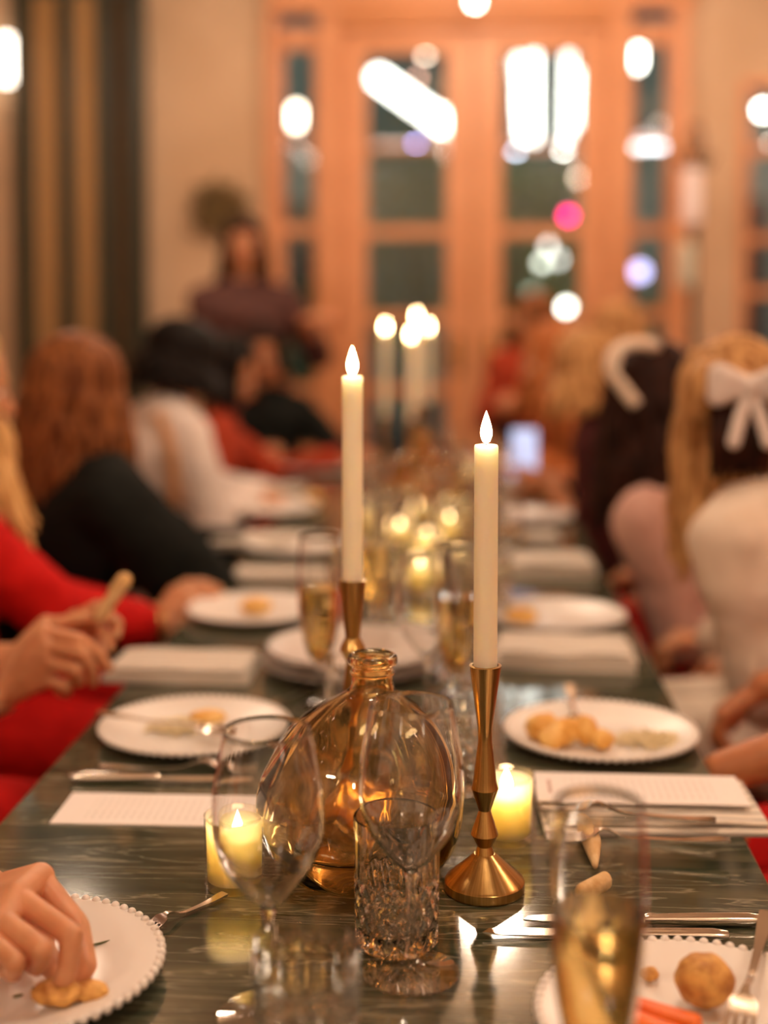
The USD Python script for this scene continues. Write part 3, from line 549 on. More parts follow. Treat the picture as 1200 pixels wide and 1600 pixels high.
q = on_table(160, 1475, .757); food('herb_sprig', 'thin dark herb stem beside the reaching hand', 'herb', q-V(0, 0, .001), tube([(-.010, -.006, .002), (0, 0, .0022), (.016, .009, .003)], .0011, 6), herb)
for i, (px, py, s, lb) in enumerate(((848, 1160, (.024, .019, .020), 'golden roast piece with an orange end'), (880, 1166, (.027, .019, .019), 'long golden roast piece in the middle'), (915, 1163, (.020, .017, .020), 'pale golden roast piece by the slaw'), (940, 1170, (.018, .015, .014), 'small browned roast piece'), (862, 1172, (.019, .014, .014), 'golden roast piece at the front of the pile'))):
    q = on_table(px, py, .757); food('roast_piece', lb+' on the slaw plate', 'food', (q[0], q[1], .7565), blob(s, 20+i), roast, i*.7, 'golden roast pieces')
def slaw(label, c, rx, ry, n, seed):
    rg = np.random.default_rng(seed); ms = []
    for i in range(n):
        a, r = rg.random()*6.28, rg.random()**.6; p = V(rx*r*math.cos(a), ry*r*math.sin(a), .003+.010*(1-r)*rg.random()); d = rg.normal(size=3)*V(1, 1, .25); d = unit(d)*.012
        ms.append(tube([p-d, p+V(0, 0, .002), p+d], .0012, 4))
    t = thing('slaw', label, 'salad', c, kind='stuff'); obj('slaw_shreds', cat(ms), slaw_m, t, True); 
q = on_table(1020, 1160, .757); slaw('pale shredded slaw beside the golden roast pieces', (q[0], q[1], .7565), .052, .034, 190, 1)
q = on_table(285, 1138, .757); slaw('pale shredded slaw under the spoon', (q[0], q[1], .7565), .048, .034, 160, 2)
q = on_table(325, 1130, .757); food('omelette_piece', 'golden brown piece beside the slaw and spoon', 'food', (q[0], q[1], .7565), blob((.026, .020, .010), 31), roast)
q = on_table(1100, 1572, .757); food('round_fritter', 'round golden fritter beside the fork', 'food', (q[0], q[1], .7575), blob((.025, .023, .022), 40, .10, 3, 4), fried)
for i, (a, b, r, lb) in enumerate((((985, 1568), (1095, 1600), .0085, 'upper bright carrot stick beside the round fritter'), ((960, 1580), (1060, 1618), .0085, 'lower bright carrot stick beside the round fritter'))):
    A, B = on_table(*a, .766), on_table(*b, .766); c = (A+B)/2; d = B-A
    m = rbox(np.linalg.norm(d), .017, .014, .005); t = food('carrot_stick', lb, 'carrot', (c[0], c[1], .7645), m, carrot, math.atan2(d[1], d[0]), 'carrot sticks')
q = on_table(1015, 1533, .757); food('crumb', 'small golden crumb on the fritter plate', 'crumb', (q[0], q[1], .7575), blob((.008, .007, .006), 44), fried)
for px, py, lb in ((490, 785, 'blurred yellow food on the plate of the guest in white'), (400, 958, 'small golden food piece on the plate before the woman in red'), (800, 850, 'blurred yellow food beyond the bright votives'), (815, 975, 'blurred orange food piece beyond the napkin pile')):
    q = on_table(px, py, .757); food('yellow_morsel', lb, 'food', (q[0], q[1], .7565), blob((.030, .026, .016), 50+px), roast)
A, B = on_table(893, 1403, .757), on_table(955, 1378, .757); c = (A+B)/2
food('breadstick', 'short golden breadstick lying behind the front flute', 'bread', (c[0], c[1], .7505), (lambda m: (m.apply_translation((0, 0, .010)), m)[1])(to_tri(hullof(((-.02, 0, 0), .0095), ((.022, 0, 0), .0095)))), bread, math.atan2(*(B-A)[1::-1]))
A, B = on_table(900, 1290, .757), on_table(938, 1358, .757); c = (A+B)/2; d = B-A
food('bread_piece', 'pale torn bread piece tapering to a point by the fork tines', 'bread', (c[0], c[1], .7505), fuse([hullof(((-.045, 0, .013), .013), ((0, .004, .012), .012), ((.03, 0, .008), .007), ((.045, -.003, .005), .004))], .006, 3), bread, math.atan2(d[1], d[0]))

# ---- cutlery
def warp(m, fn): m.vertices[:, 2] += fn(m.vertices[:, 0]); return m
def extr(poly, h):
    m = trimesh.creation.extrude_polygon(poly, h, engine='earcut'); return m.subdivide_to_size(.008)
def fork(label, loc, rotz, quat=None, L=.20):
    t = thing('fork', label, 'fork', loc, rotz, 'silver forks', quat=quat)
    k = L/.20
    h = Polygon([(-.10, -.0055), (-.098, -.0068), (-.085, -.0068), (-.04, -.0040), (.03, -.0028), (.042, -.0045), (.042, .0045), (.03, .0028), (-.04, .0040), (-.085, .0068), (-.098, .0068), (-.10, .0055)])
    z = lambda x: .003+.010*np.exp(-((x-.035)/.022)**2)+.003*np.exp(-((x+.1)/.03)**2)
    m = warp(extr(h, .0028), z); m.apply_scale((k, .4+.6*k, .4+.6*k)); obj('handle', m, steel, t, 40)
    head = Polygon([(.041, -.0045), (.048, -.0115), (.060, -.0125), (.060, .0125), (.048, .0115), (.041, .0045)])
    tn = [sbox(.059, y-.0015, .100, y+.0015) for y in (-.0108, -.0036, .0036, .0108)]
    m = warp(extr(unary_union([head]+tn), .0022), z); m.apply_scale((k, .4+.6*k, .4+.6*k)); obj('tines', m, steel, t, 40)
    return t
def lay(a, b, z=.7505): A, B = on_table(*a, z), on_table(*b, z); d = B-A; return (A+B)/2, math.atan2(d[1], d[0])
def knife(label, loc, rotz):
    t = thing('table_knife', label, 'knife', loc, rotz, 'silver table knives')
    obj('handle', lathe([(0, -.115), (.0045, -.114), (.0068, -.10), (.0062, -.05), (.0048, -.012), (.0058, -.006), (.0045, 0), (0, .001)], 20).apply_transform(trimesh.transformations.rotation_matrix(PI/2, (0, 1, 0))).apply_translation((0, 0, .0062)), steel, t, 40)
    b = Polygon([(0, -.005), (.03, -.0085), (.09, -.0095), (.112, -.006), (.118, .002), (.10, .006), (0, .006)])
    m = trimesh.creation.extrude_polygon(b, .0016, engine='earcut'); m.apply_translation((0, 0, .004)); obj('blade', m, steel, t, 40)
    return t
c, r = lay((100, 1222), (400, 1222)); kn0 = knife('silver knife lying along the menu card by the votive', c, r)
c, r = lay((1215, 1447), (800, 1443)); dup(kn0, c, 'silver knife with its handle toward the pale bread, beyond the fritter plate', r)
c, r = lay((1190, 1474), (775, 1464)); c[2] = .7505; dup(kn0, c+V(-.02, 0, 0), 'second silver knife lying closer to the rim of the fritter plate', r)
c, r = lay((135, 1207), (420, 1205)); fk0 = fork('silver fork lying between the slaw plate and a knife', c, r)
# forks resting on the pile under the menu card
c, r = lay((1120, 1290), (848, 1262), .768); dup(fk0, (c[0], c[1]+.012, .7625), 'silver fork with spread tines showing under the menu card edge', r)
c, r = lay((1130, 1312), (862, 1302), .768); dup(fk0, (c[0], c[1]-.004, .7625), 'second silver fork with spread tines, just before the menu card', r)
def tilt(A, B, roll=0.):
    d = unit(B-A); s = unit(np.cross(V(0, 0, 1), d)); n = np.cross(d, s); return Rotation.from_matrix(np.stack([d, s, n], 1)).as_quat()
A, B = on_table(352, 1402, .752), on_table(240, 1450, .752); d = unit(B-A); fork('small silver fork whose tines reach under the rim of the near plate', (*(A+d*.055)[:2], .7506), math.atan2(d[1], d[0]), L=.11)
A = V(*on_table(1190, 1470, .777)); B = V(*on_table(1158, 1600, .762)); dup(fk0, (A+B)/2+V(0, 0, .0), 'silver fork resting on the fritter plate', quat=tilt(A, B))
A = at(889, 1092, 2.03); A[2] = .772; B = V(*on_table(903, 1150, .762)); B = A+unit(B-A)*.2; B[2] = .7600; dup(fk0, (A+B)/2, 'silver fork lying across the golden roast plate', quat=tilt(A, B))
def spoon(label, loc, quat):
    t = thing('spoon', label, 'spoon', loc, 0, quat=quat)
    h = Polygon([(-.10, -.005), (-.085, -.0062), (-.04, -.0035), (.03, -.0026), (.045, -.003), (.045, .003), (.03, .0026), (-.04, .0035), (-.085, .0062), (-.10, .005)])
    obj('handle', warp(extr(h, .0026), lambda x: .002+.006*np.exp(-((x-.03)/.025)**2)), steel, t, 40)
    s = trimesh.creation.icosphere(3); s = s.slice_plane((0, 0, 0), (0, 0, -1), cap=False); s.apply_scale((.026, .018, .009)); s.apply_translation((.068, 0, .0075)); i = s.copy(); i.invert(); i.apply_translation((0, 0, .0012)); obj('bowl', cat([s, i]), steel, t, True)
A = V(*at(172, 1128, 1.82)); A[2] = .782; B = V(*on_table(345, 1150, .765)); spoon('silver spoon lying across the slaw plate', (A+B)/2, tilt(A, B))
A, B = lay((428, 1108), (470, 1085)); spoon('silver spoon lying by the stacked platters', A, Rotation.from_euler('z', B+PI).as_quat())

# ---- menus and napkins
def menu(label, loc, rotz, flip=1):
    t = thing('menu_card', label, 'menu', loc, rotz, 'printed menu cards'); obj('card', bx(-.124, .124, -.049, .049, 0, .0016), card, t, False)
    ms = []
    for i in range(7): ms.append(bx(-.0022+flip*.1075, .0022+flip*.1075, -.022+i*.0066, -.018+i*.0066, .0016, .00175))
    obj('heading', cat(ms), ink, t, False, label='rust coloured heading', kind='stuff')
    return t
A = on_table(75, 1286); B = on_table(118, 1240); c = V(A[0]+.126, (A[1]+B[1])/2, .7502); menu('menu card lying flat between the knife and the votive', c, .012)
c4 = [on_table(825, 1207, .772), on_table(1125, 1213, .772), on_table(1187, 1266, .772), on_table(870, 1258, .772)]; c = sum(c4)/4; d = (c4[1]-c4[0])+(c4[2]-c4[3]); menu('menu card propped on the napkin across from the votive', (c[0], c[1]+.012, .7690), math.atan2(d[1], d[0]), -1)
def napkin(label, loc, rotz, w=.25, d=.13, layers=3, th=.006, seed=0):
    t = thing('linen_napkin', label, 'napkin', loc, rotz, 'folded striped linen napkins'); rg = np.random.default_rng(seed+77)
    for i in range(layers):
        m = rbox(w*(1-.03*i+rg.normal()*.01), d*(1-.04*i+rg.normal()*.015), th, th*.48).subdivide_to_size(.02)
        v = m.vertices; n = meshkit.fbm(np.stack([v[:, 0]*14+seed*3+i, v[:, 1]*14+2, v[:, 0]*0+i], 1)+30, 2, seed)
        base = i*(th+.0006)+th/2; v[:, 2] = v[:, 2]+base+.004*n*(i+1)*.6*(v[:, 2]+base > th*.7); v[:, 0] += rg.normal()*.004; v[:, 1] += rg.normal()*.003
        a = rg.normal()*.02; m.apply_transform(trimesh.transformations.rotation_matrix(a, (0, 0, 1))); obj('fold', m, linen, t, 50)
    return t
c = on_table(1010, 1262); napkin('striped linen napkin under the propped menu card and forks', (c[0], c[1]-.012, .7502), .03, .26, .15, 2, .0046, 1)
nps = [((285, 1050), 'folded striped napkin pile past the slaw plate', .24, .15, 3, 2), ((880, 1030), 'folded striped napkin pile past the golden roast plate', .24, .16, 4, 3), ((845, 890), 'folded striped napkin pile by the dark haired woman', .24, .17, 4, 4), ((395, 850), 'folded striped napkin pile near the woman in black', .22, .15, 3, 5), ((440, 905), 'thin folded napkin beyond the plate of the woman in red', .22, .09, 3, 6), ((815, 848), 'folded napkin pile by the guest with the phone', .2, .12, 3, 7), ((430, 770), 'folded napkin pile before the guest in white', .2, .14, 3, 8)]
for (p, lb, w, d, l, s) in nps:
    c = on_table(*p); napkin(lb, (c[0], c[1], .7502), random.uniform(-.06, .06), w, d, l, .006, s)

# ================================================================== PEOPLE
def hand_joints(W, f, n, side, curl=(35, 45, 30), thumb=.5, spread=1.):
    """generic hand: W wrist, f finger direction, n back-of-hand normal, side +1 thumb on n x f."""
    f = unit(f); n = unit(n-f*np.dot(n, f)); s = unit(np.cross(n, f))*side
    fing = []
    for off, ln, base in ((.028, (.042, .026, .020), .086), (.009, (.046, .029, .021), .090), (-.010, (.042, .027, .020), .086), (-.028, (.033, .020, .018), .078)):
        p = W+f*base+s*off; js = [p]; a = 0.; d0 = f+s*off*2.*spread
        for L, c in zip(ln, curl):
            a += math.radians(c); p = p+unit(unit(d0)*math.cos(a)-n*math.sin(a))*L; js.append(p)
        fing.append(js)
    tb = [W+f*.022+s*.020-n*.004, W+f*.052+s*.042-n*.012, W+f*.078+s*(.048-.02*thumb)-n*(.014+.02*thumb), W+f*.100+s*(.046-.035*thumb)-n*(.016+.03*thumb)]
    return fing, tb
def hand_solids(W, fing, tb, sc=1.12):
    P = []
    mc = [j[0] for j in fing]
    pr = [.0125, .0125, .0118, .0105]
    for k in range(4):
        a = W+(mc[k]-W)*.12
        if k < 3: P.append(hullof((W+(mc[k]-W)*.1, .016*sc), (W+(mc[k+1]-W)*.1, .016*sc), (mc[k], pr[k]*sc), (mc[k+1], pr[k+1]*sc)))
        rr = [.0098, .0090, .0080, .0068] if k < 3 else [.0088, .0080, .0072, .0062]
        for i in range(len(fing[k])-1): P.append(capsule(fing[k][i], fing[k][i+1], rr[i]*sc, rr[i+1]*sc))
    P.append(hullof((W+(mc[0]-W)*.15, .015*sc), (tb[0], .016*sc), (tb[1], .0125*sc), (W+(mc[0]-W)*.6, .010*sc)))
    for i in range(len(tb)-1): P.append(capsule(tb[i], tb[i+1], (.0125, .0105, .0095)[i]*sc, (.0105, .0095, .0075)[i]*sc))
    return P
def ik(S, Wt, l1, l2, hint):
    d = Wt-S; D = np.linalg.norm(d)
    if D > (l1+l2)*.995: k = D/((l1+l2)*.995); l1 *= k; l2 *= k
    a = (l1*l1-l2*l2+D*D)/(2*D); h = math.sqrt(max(l1*l1-a*a, 0)); u = d/D
    p = unit(hint-u*np.dot(hint, u)); return S+u*a+p*h
def head_parts(C, face, up=(0, 0, 1)):
    f = unit(face); u = unit(np.asarray(up, float)-f*np.dot(up, f)); r = np.cross(f, u)
    R = np.stack([r, f, u], 1)
    L = lambda x, y, z: C+R@V(x, y, z)
    def ell(c, s): return m3.Manifold.hull_points((ICO2*np.array(s))@R.T+L(*c))
    P = [ell((0, -.012, .030), (.074, .092, .086)), hullof((L(0, .055, -.075), .022), (L(.035, .02, -.055), .025), (L(-.035, .02, -.055), .025), (L(0, .03, 0), .058)),
         hullof((L(0, .083, .005), .009), (L(0, .104, -.028), .010), (L(.013, .088, -.030), .007), (L(-.013, .088, -.030), .007)), hullof((L(.022, .078, .026), .012), (L(-.022, .078, .026), .012)), hullof((L(.014, .082, -.056), .007), (L(-.014, .082, -.056), .007))]
    for s in (-1, 1): P += [ell((s*.074, -.008, -.006), (.010, .020, .031)), ell((s*.032, .066, -.020), (.02, .02, .018)), hullof((L(s*.019, .076, .012), .005), (L(s*.032, .079, .016), .0062), (L(s*.045, .071, .011), .005)), hullof((L(s*.019, .076, -.006), .004), (L(s*.032, .0785, -.0085), .005), (L(s*.045, .070, -.006), .004))]
    return P, L, R
def hair_mesh(C, R, length, n, seed, front=40, spread=.03, taper=.004, thick=.014, part=True, fall=None, back=.0, wave=.012, up_bias=0):
    rg = np.random.default_rng(seed); ms = []
    L = lambda x, y, z: C+R@np.array([x, y, z])
    cap = trimesh.creation.icosphere(3); v = cap.vertices.copy()
    v = v*V(.086, .100, .100)+V(0, -.022, .034); cut = (v[:, 1] > .045) & (v[:, 2] < .075); v[cut, 1] = .045
    low = v[:, 2] < -.05; v[low, 2] = -.05
    ms.append(trimesh.Trimesh(v@R.T+C, cap.faces, process=False))
    for i in range(n):
        az = math.radians(front+(360-2*front)*(i+.5)/n+rg.normal()*4); sx, sy = math.sin(az), math.cos(az)
        pts = []
        for pol in np.radians([12, 35, 60, 85, 100]):
            pts.append(L(.088*sx*math.sin(pol), -.022+.102*sy*math.sin(pol), .036+.102*math.cos(pol)))
        p = pts[-1].copy(); out = unit((p-C)*V(1, 1, 0)); ln = length*(1+rg.normal()*.06)
        if ln > .02:
            ph = rg.random()*6.28
            for k in range(1, 8):
                s = k/7; q = p+V(0, 0, -ln*s)+out*(spread*s+.012*math.sin(2.5*s*PI+ph)*wave/.012)+(np.asarray(fall)*s**1.5*ln if fall is not None else 0)+rg.normal(size=3)*.003
                pts.append(q)
        pts = np.array(pts); r = thick*np.interp(np.linspace(0, 1, len(pts)), [0, .25, .7, 1], [.6, 1, .9, taper/thick])
        ms.append(tube(spline(pts, 18), np.interp(np.linspace(0, 1, 18), np.linspace(0, 1, len(pts)), r), 6))
    return cat(ms)
def figure(label, pelvis, neck, head, fwd, face, hands, elbows=(None, None), top=None, bottom=None, top_m=None, bot_m=None, skin_m=skin, sleeve=(1., 1.), hair=None, hair_m=None, stand=False, fine=None, top_name='sweater', bot_name='trousers', head_up=(0, 0, 1), knee_out=.03, shoulder_w=.165, edge=.016, hand_kw=({}, {}), hem=.0, shoe_m=None, puff=.0, legs_fwd=None, noneck=False):
    """hands: (right, left), each (wrist, finger direction, back normal) or (wrist, fingers, thumb) with explicit joints."""
    pelvis, neck, head = map(lambda a: np.asarray(a, float), (pelvis, neck, head)); fwd = unit(fwd); rt = np.cross(fwd, V(0, 0, 1)); sp = unit(neck-pelvis)
    base = thing('person', label, 'person', (pelvis[0], pelvis[1], 0)); O = V(pelvis[0], pelvis[1], 0)
    def sub(m): m.apply_translation(-O); return m
    back = unit(np.cross(sp, rt)) ; 
    chest = pelvis+(neck-pelvis)*.68; waist = pelvis+(neck-pelvis)*.36
    def torso(g):
        hp = [(pelvis+rt*s*.085, .105+g) for s in (-1, 1)]; wa = [(waist+rt*s*.065, .088+g) for s in (-1, 1)]; chh = [(chest+rt*s*.085, .098+g) for s in (-1, 1)]; sh = [(neck-sp*.065+rt*s*(shoulder_w-.02), .052+g) for s in (-1, 1)]
        return [hullof(*hp, *wa), hullof(*wa, *chh), hullof(*chh, *sh), hullof(*sh, (neck-sp*.02, .05+g))]
    P = torso(0.)
    hn, _L, R = head_parts(head, face, head_up); P += hn; P.append(capsule(neck-sp*.03, head-R@V(0, .012, .05), .053, .052))
    lf = unit(legs_fwd) if legs_fwd is not None else fwd
    T, arms, legs, fines = torso(.014+puff), [], [], []
    hemP = []
    for k, s in enumerate((1, -1)):
        S = neck-sp*.07+rt*s*shoulder_w; W = np.asarray(hands[k][0], float)
        el = ik(S, W, .285, .255, elbows[k] if elbows[k] is not None else (rt*s*.6+V(0, 0, -1)-fwd*.2))
        A = [capsule(S, el, .050, .040), capsule(el, W, .040, .0265)]
        if len(hands[k]) == 3 and isinstance(hands[k][1], list): fg, tb = hands[k][1], hands[k][2]
        else: fg, tb = hand_joints(W, np.asarray(hands[k][1], float), np.asarray(hands[k][2], float), -s, **hand_kw[k])
        H = hand_solids(W, fg, tb)
        arms.append((S, el, W))
        if fine and k in fine: fines.append(fuse([capsule(el, W, .040, .0265)]+H, fine[k], 7))
        else: P += H
        P += A
        sl = sleeve[k]; g = .013+puff
        T.append(capsule(S, el if sl >= .5 else S+(el-S)*sl*2, .052+g, .042+g))
        if sl > .5: e2 = el+(W-el)*(sl-.5)*2*.97; T.append(capsule(el, e2, .042+g, .031+g*.9))
        hip = pelvis+rt*s*.09; 
        if stand: kn = V(hip[0], hip[1], .50)+lf*.02; an = V(hip[0], hip[1], .09)
        else: kn = hip+lf*.43+rt*s*knee_out; kn[2] = min(hip[2]-.015, .535); an = kn+V(0, 0, -1)*(kn[2]-.09)-lf*.06
        P += [capsule(hip, kn, .085, .057), capsule(kn, an, .055, .036), hullof((an-lf*.03+V(0, 0, -.045), .03), (an, .036), (an+lf*.14+V(0, 0, -.06), .022))]
        legs += [capsule(hip, kn, .098, .070), capsule(kn, an+V(0, 0, .03), .068, .052)]
        sh = to_tri(hullof((an-lf*.035+V(0, 0, -.05), .036), (an+V(0, 0, -.02), .042), (an+lf*.15+V(0, 0, -.062), .028))); sh.apply_translation((0, 0, max(0, -sh.bounds[0, 2])+.001))
        obj('shoe', sub(sh), shoe_m or iron, base, True)
    B = fuse(P, edge, 7)
    if fines:
        b = m3.Manifold(m3.Mesh(B.vertices.astype(np.float32), B.faces.astype(np.uint32)))
        for t in fines: b = b+m3.Manifold(m3.Mesh(t.vertices.astype(np.float32), t.faces.astype(np.uint32)))
        B = to_tri(b)
    obj('body', sub(B), skin_m, base, True)
    if top_m is not None:
        if hem: T.append(hullof(*[(pelvis+rt*s*.10-V(0, 0, hem), .112) for s in (-1, 1)], *[(pelvis+rt*s*.085, .122) for s in (-1, 1)]))
        t = fuse(T, edge, 6); n = meshkit.fbm(t.vertices*V(9, 9, 14)+40, 3, 5)-.5; t.vertices += t.vertex_normals*(n*.022)[:, None]; obj(top_name, sub(t), top_m, base, True)
    if bot_m is not None:
        t = fuse([hullof(*[(pelvis+rt*s*.085, .120) for s in (-1, 1)], (pelvis+V(0, 0, .06), .10))]+legs, edge, 6); obj(bot_name, sub(t), bot_m, base, True)
    for s in (-1, 1):
        e = trimesh.creation.icosphere(2, .0125); e.apply_translation(head+R@V(s*.032, .0715, .004)); e1 = obj('eye', sub(e), eye_m, base, True)
        i = trimesh.creation.icosphere(2, .0070); i.apply_translation(head+R@V(s*.0315, .0780, .0035)); obj('iris', sub(i), iris_m, e1, True)
        eb = tube([head+R@V(s*.018, .0865, .031), head+R@V(s*.033, .0840, .034), head+R@V(s*.048, .0735, .029)], .003, 6); obj('eyebrow', sub(eb), hair_m, base, True)
    lp = to_tri(hullof((head+R@V(.017, .083, -.052), .0045), (head+R@V(0, .090, -.051), .0062), (head+R@V(-.017, .083, -.052), .0045))); obj('lips', sub(lp), lip_m, base, True)
    if hair: hm = hair_mesh(head, R, **hair); obj('hair', sub(hm), hair_m, base, True)
    return base, O, R, arms

def ring_band(C, axis, r, w, th=.002):
    ax = unit(axis); a = unit(np.cross(ax, V(.3, .2, 1))); Mx = np.eye(4); Mx[:3, :3] = np.stack([a, np.cross(ax, a), ax], 1); Mx[:3, 3] = C
    return trimesh.creation.annulus(r, r+th, w, sections=40).apply_transform(Mx)

# -- guest 1: hand reaching into the near plate
W = at(-22, 1402, 1.225)
fg = [[at(62, 1372, 1.185), at(122, 1446, 1.155), at(136, 1508, 1.125), at(106, 1562, 1.112)],
      [at(27, 1402, 1.150), at(112, 1462, 1.105), at(104, 1520, 1.098), at(88, 1552, 1.106)],
      [at(4, 1440, 1.122), at(64, 1484, 1.080), at(58, 1508, 1.106), at(40, 1500, 1.135)],
      [at(-18, 1466, 1.108), at(24, 1504, 1.072), at(20, 1520, 1.096), at(4, 1510, 1.122)]]
tb = [at(25, 1428, 1.205), at(62, 1478, 1.18), at(92, 1530, 1.15), at(103, 1562, 1.125)]
p, O, R_, arms = figure('hand of a guest wearing a pale bracelet, pinching food on the near plate', (-.98, 1.13, .57), (-.90, 1.13, 1.07), (-.86, 1.13, 1.22), (1, 0, 0), (1, .1, -.2), ((W, fg, tb), (V(-.84, 1.42, .72), (1, .2, 0), (0, 0, 1))), top_m=olive, bot_m=denim, sleeve=(.8, .8), hair=dict(length=.18, n=60, seed=1), hair_m=auburn, fine={0: .0035}, elbows=(V(0, .4, -1), V(0, .5, -1)))
el, wv = arms[0][1], arms[0][2]; bc = wv+(el-wv)*.03
obj('bracelet', ring_band(bc-O, wv-el, .031, .007), plain('pearl', (.85, .80, .72), .2), p, True)
for jj in (fg[0], fg[1]):
    d = unit(jj[3]-jj[2]); nl = to_tri(hullof((jj[3]-d*.002+V(0, -.0052, .001)-O, .0028), (jj[3]+d*.005+V(0, -.0042, 0)-O, .0022))); obj('fingernail', nl, nail_m, p, True)

# -- guest 2: two hands holding a breadstick
y = 1.93
W = at(-2, 1092, y+.02)
fg = [[at(68, 988, y+.0), at(124, 1000, y-.022), at(155, 1022, y+.004), at(170, 1044, y+.02)],
      [at(76, 1010, y-.012), at(128, 1020, y-.036), at(143, 1046, y-.012), at(145, 1066, y+.006)],
      [at(78, 1036, y-.016), at(118, 1046, y-.038), at(124, 1064, y-.010), at(108, 1066, y+.010)],
      [at(72, 1062, y-.012), at(101, 1071, y-.030), at(104, 1082, y-.006), at(92, 1080, y+.010)]]
tb = [at(30, 1022, y+.045), at(72, 975, y+.055), at(104, 972, y+.05), at(134, 964, y+.045)]
W2 = at(48, 1030, y+.125)
fg2 = [[at(118, 966, y+.11), at(150, 948, y+.085), at(166, 950, y+.06), at(172, 968, y+.045)],
       [at(128, 985, y+.115), at(168, 962, y+.095), at(184, 974, y+.06), at(182, 992, y+.045)],
       [at(130, 1002, y+.12), at(154, 976, y+.075), at(168, 996, y+.05), at(172, 1012, y+.045)],
       [at(124, 1018, y+.12), at(150, 1004, y+.085), at(158, 1022, y+.06), at(156, 1034, y+.055)]]
tb2 = [at(80, 1000, y+.10), at(118, 975, y+.075), at(144, 968, y+.062), at(160, 955, y+.056)]
p, O, R_, arms = figure('pair of bare hands holding a breadstick before the red sleeved woman', (-1.0, 1.86, .57), (-.98, 1.86, 1.07), (-.95, 1.86, 1.22), (1, .1, 0), (1, .1, -.2), ((W, fg, tb), (W2, fg2, tb2)), top_m=cream_knit, bot_m=red_knit, sleeve=(.45, .45), hair=dict(length=.25, n=60, seed=2), hair_m=auburn, fine={0: .004, 1: .004}, elbows=(V(-.2, -.5, -1), V(-.2, .6, -1)))
A, B = at(156, 964, y+.05), at(193, 908, y+.03); c = (A+B)/2
t = thing('breadstick', 'golden breadstick held upright in a guest\'s fingers', 'bread', c); obj('crust', (lambda m: (setattr(m, 'vertices', m.vertices+m.vertex_normals*((meshkit.fbm(m.vertices*90+40, 3)-.5)*.006)[:, None]), m)[1])(fuse([capsule(A-c, B-c, .0085, .0125)], .004, 0)), bread, t, True)

# -- guest 3: woman in red, blonde
yb = 2.58; Wr = at(238, 978, 2.63)
nk = V(-.965, 2.50, 1.06); hd = V(-.965, 2.50, 1.205)
p, O, R_, arms = figure('blonde woman in a red sweater with a gold wrist bangle', (-1.06, 2.50, .57), nk, hd, (1, .15, 0), (1, .35, -.25), ((Wr, at(334, 890, 2.68)-Wr, V(-.1, -.7, .7)), (V(-.74, 2.78, .70), V(1, -.2, .2), V(-.1, .4, 1))), top_m=red_knit, bot_m=red_knit, sleeve=(.93, 1.), hair=dict(length=.30, n=90, seed=3, fall=(.22, -.02, 0), spread=.03), hair_m=blonde, fine={0: .006}, hand_kw=(dict(curl=(22, 42, 30), thumb=.9), {}), elbows=(V(.1, -.75, -.8), V(0, .6, -1)), bot_name='red_trousers', puff=.006)
el, wv = arms[0][1], arms[0][2]
obj('bangle', ring_band(wv+unit(el-wv)*.006-O, wv-el, .034, .014, .004), gold, p, True)
fgs, tbs = hand_joints(wv, at(334, 890, 2.68)-Wr, V(-.1, -.7, .7), -1, curl=(22, 42, 30), thumb=.9)
q = (fgs[0][3]+tbs[3])/2+V(.010, 0, .008); t = thing('cracker', 'pale golden cracker held by the red sleeved woman', 'food', q); obj('cracker_body', fuse([hullof(((-.016, 0, -.008), .006), ((.018, 0, .010), .006), ((.0, .010, .008), .005))], .005, 0), bread, t, True)

# -- guest 4: woman in black, long auburn hair, seen from behind
p, O, R_, arms = figure('woman in black with long straight auburn hair, seen from behind', (-1.0, 3.02, .57), at(152, 738, 2.98), at(128, 618, 3.02), (.8, .6, 0), (.62, .78, -.12), ((at(318, 930, 3.14), V(1, .3, .1), V(0, 0, 1)), (V(-.60, 3.40, .72), V(1, 0, 0), V(0, 0, 1))), top_m=black_wool, bot_m=black_wool, hair=dict(length=.24, n=110, seed=4, spread=.045, thick=.017), hair_m=auburn, elbows=(V(.6, -.8, -.25), V(0, .5, -1)), puff=.03, shoulder_w=.18, legs_fwd=(1, .1, 0), bot_name='black_trousers', top_name='black_jumper')

# -- guest 5: white shirt, dark hair
p, O, R_, arms = figure('dark haired guest in a white shirt with a tan strap across the back', (-.98, 4.0, .57), at(262, 640, 3.98), at(288, 575, 4.06), (.8, .55, 0), (.85, .5, -.35), ((at(392, 772, 4.05), V(1, .2, -.1), V(0, 0, 1)), (V(-.62, 4.35, .72), V(1, 0, 0), V(0, 0, 1))), top_m=white_cotton, bot_m=denim, hair=dict(length=.10, n=90, seed=5, spread=.07, thick=.026), hair_m=blackhair, elbows=(V(-.1, -1., -.7), V(0, .5, -1)), legs_fwd=(1, .1, 0), top_name='white_shirt', puff=.01)
S0, S1 = at(246, 645, 3.76), at(274, 790, 3.76)
obj('tan_strap', tube(spline([S0-O, (S0+S1)/2+V(.02, -.02, 0)-O, S1-O], 12), .016, 8), tan_strap, p, True)

# -- guest 6: rust top
figure('dark haired guest in a rust top leaning over the far plates', (-.98, 4.80, .57), at(345, 648, 4.75), at(360, 588, 4.78), (.9, .2, 0), (.8, -.35, -.35), ((at(405, 762, 4.65), V(1, 0, -.1), V(0, 0, 1)), (V(-.48, 4.9, .80), V(1, 0, 0), V(0, 0, 1))), top_m=rust, bot_m=rust, skin_m=skin_dark, hair=dict(length=.12, n=70, seed=6, spread=.03, thick=.018), hair_m=blackhair, legs_fwd=(1, 0, 0), top_name='rust_blouse', bot_name='rust_skirt')
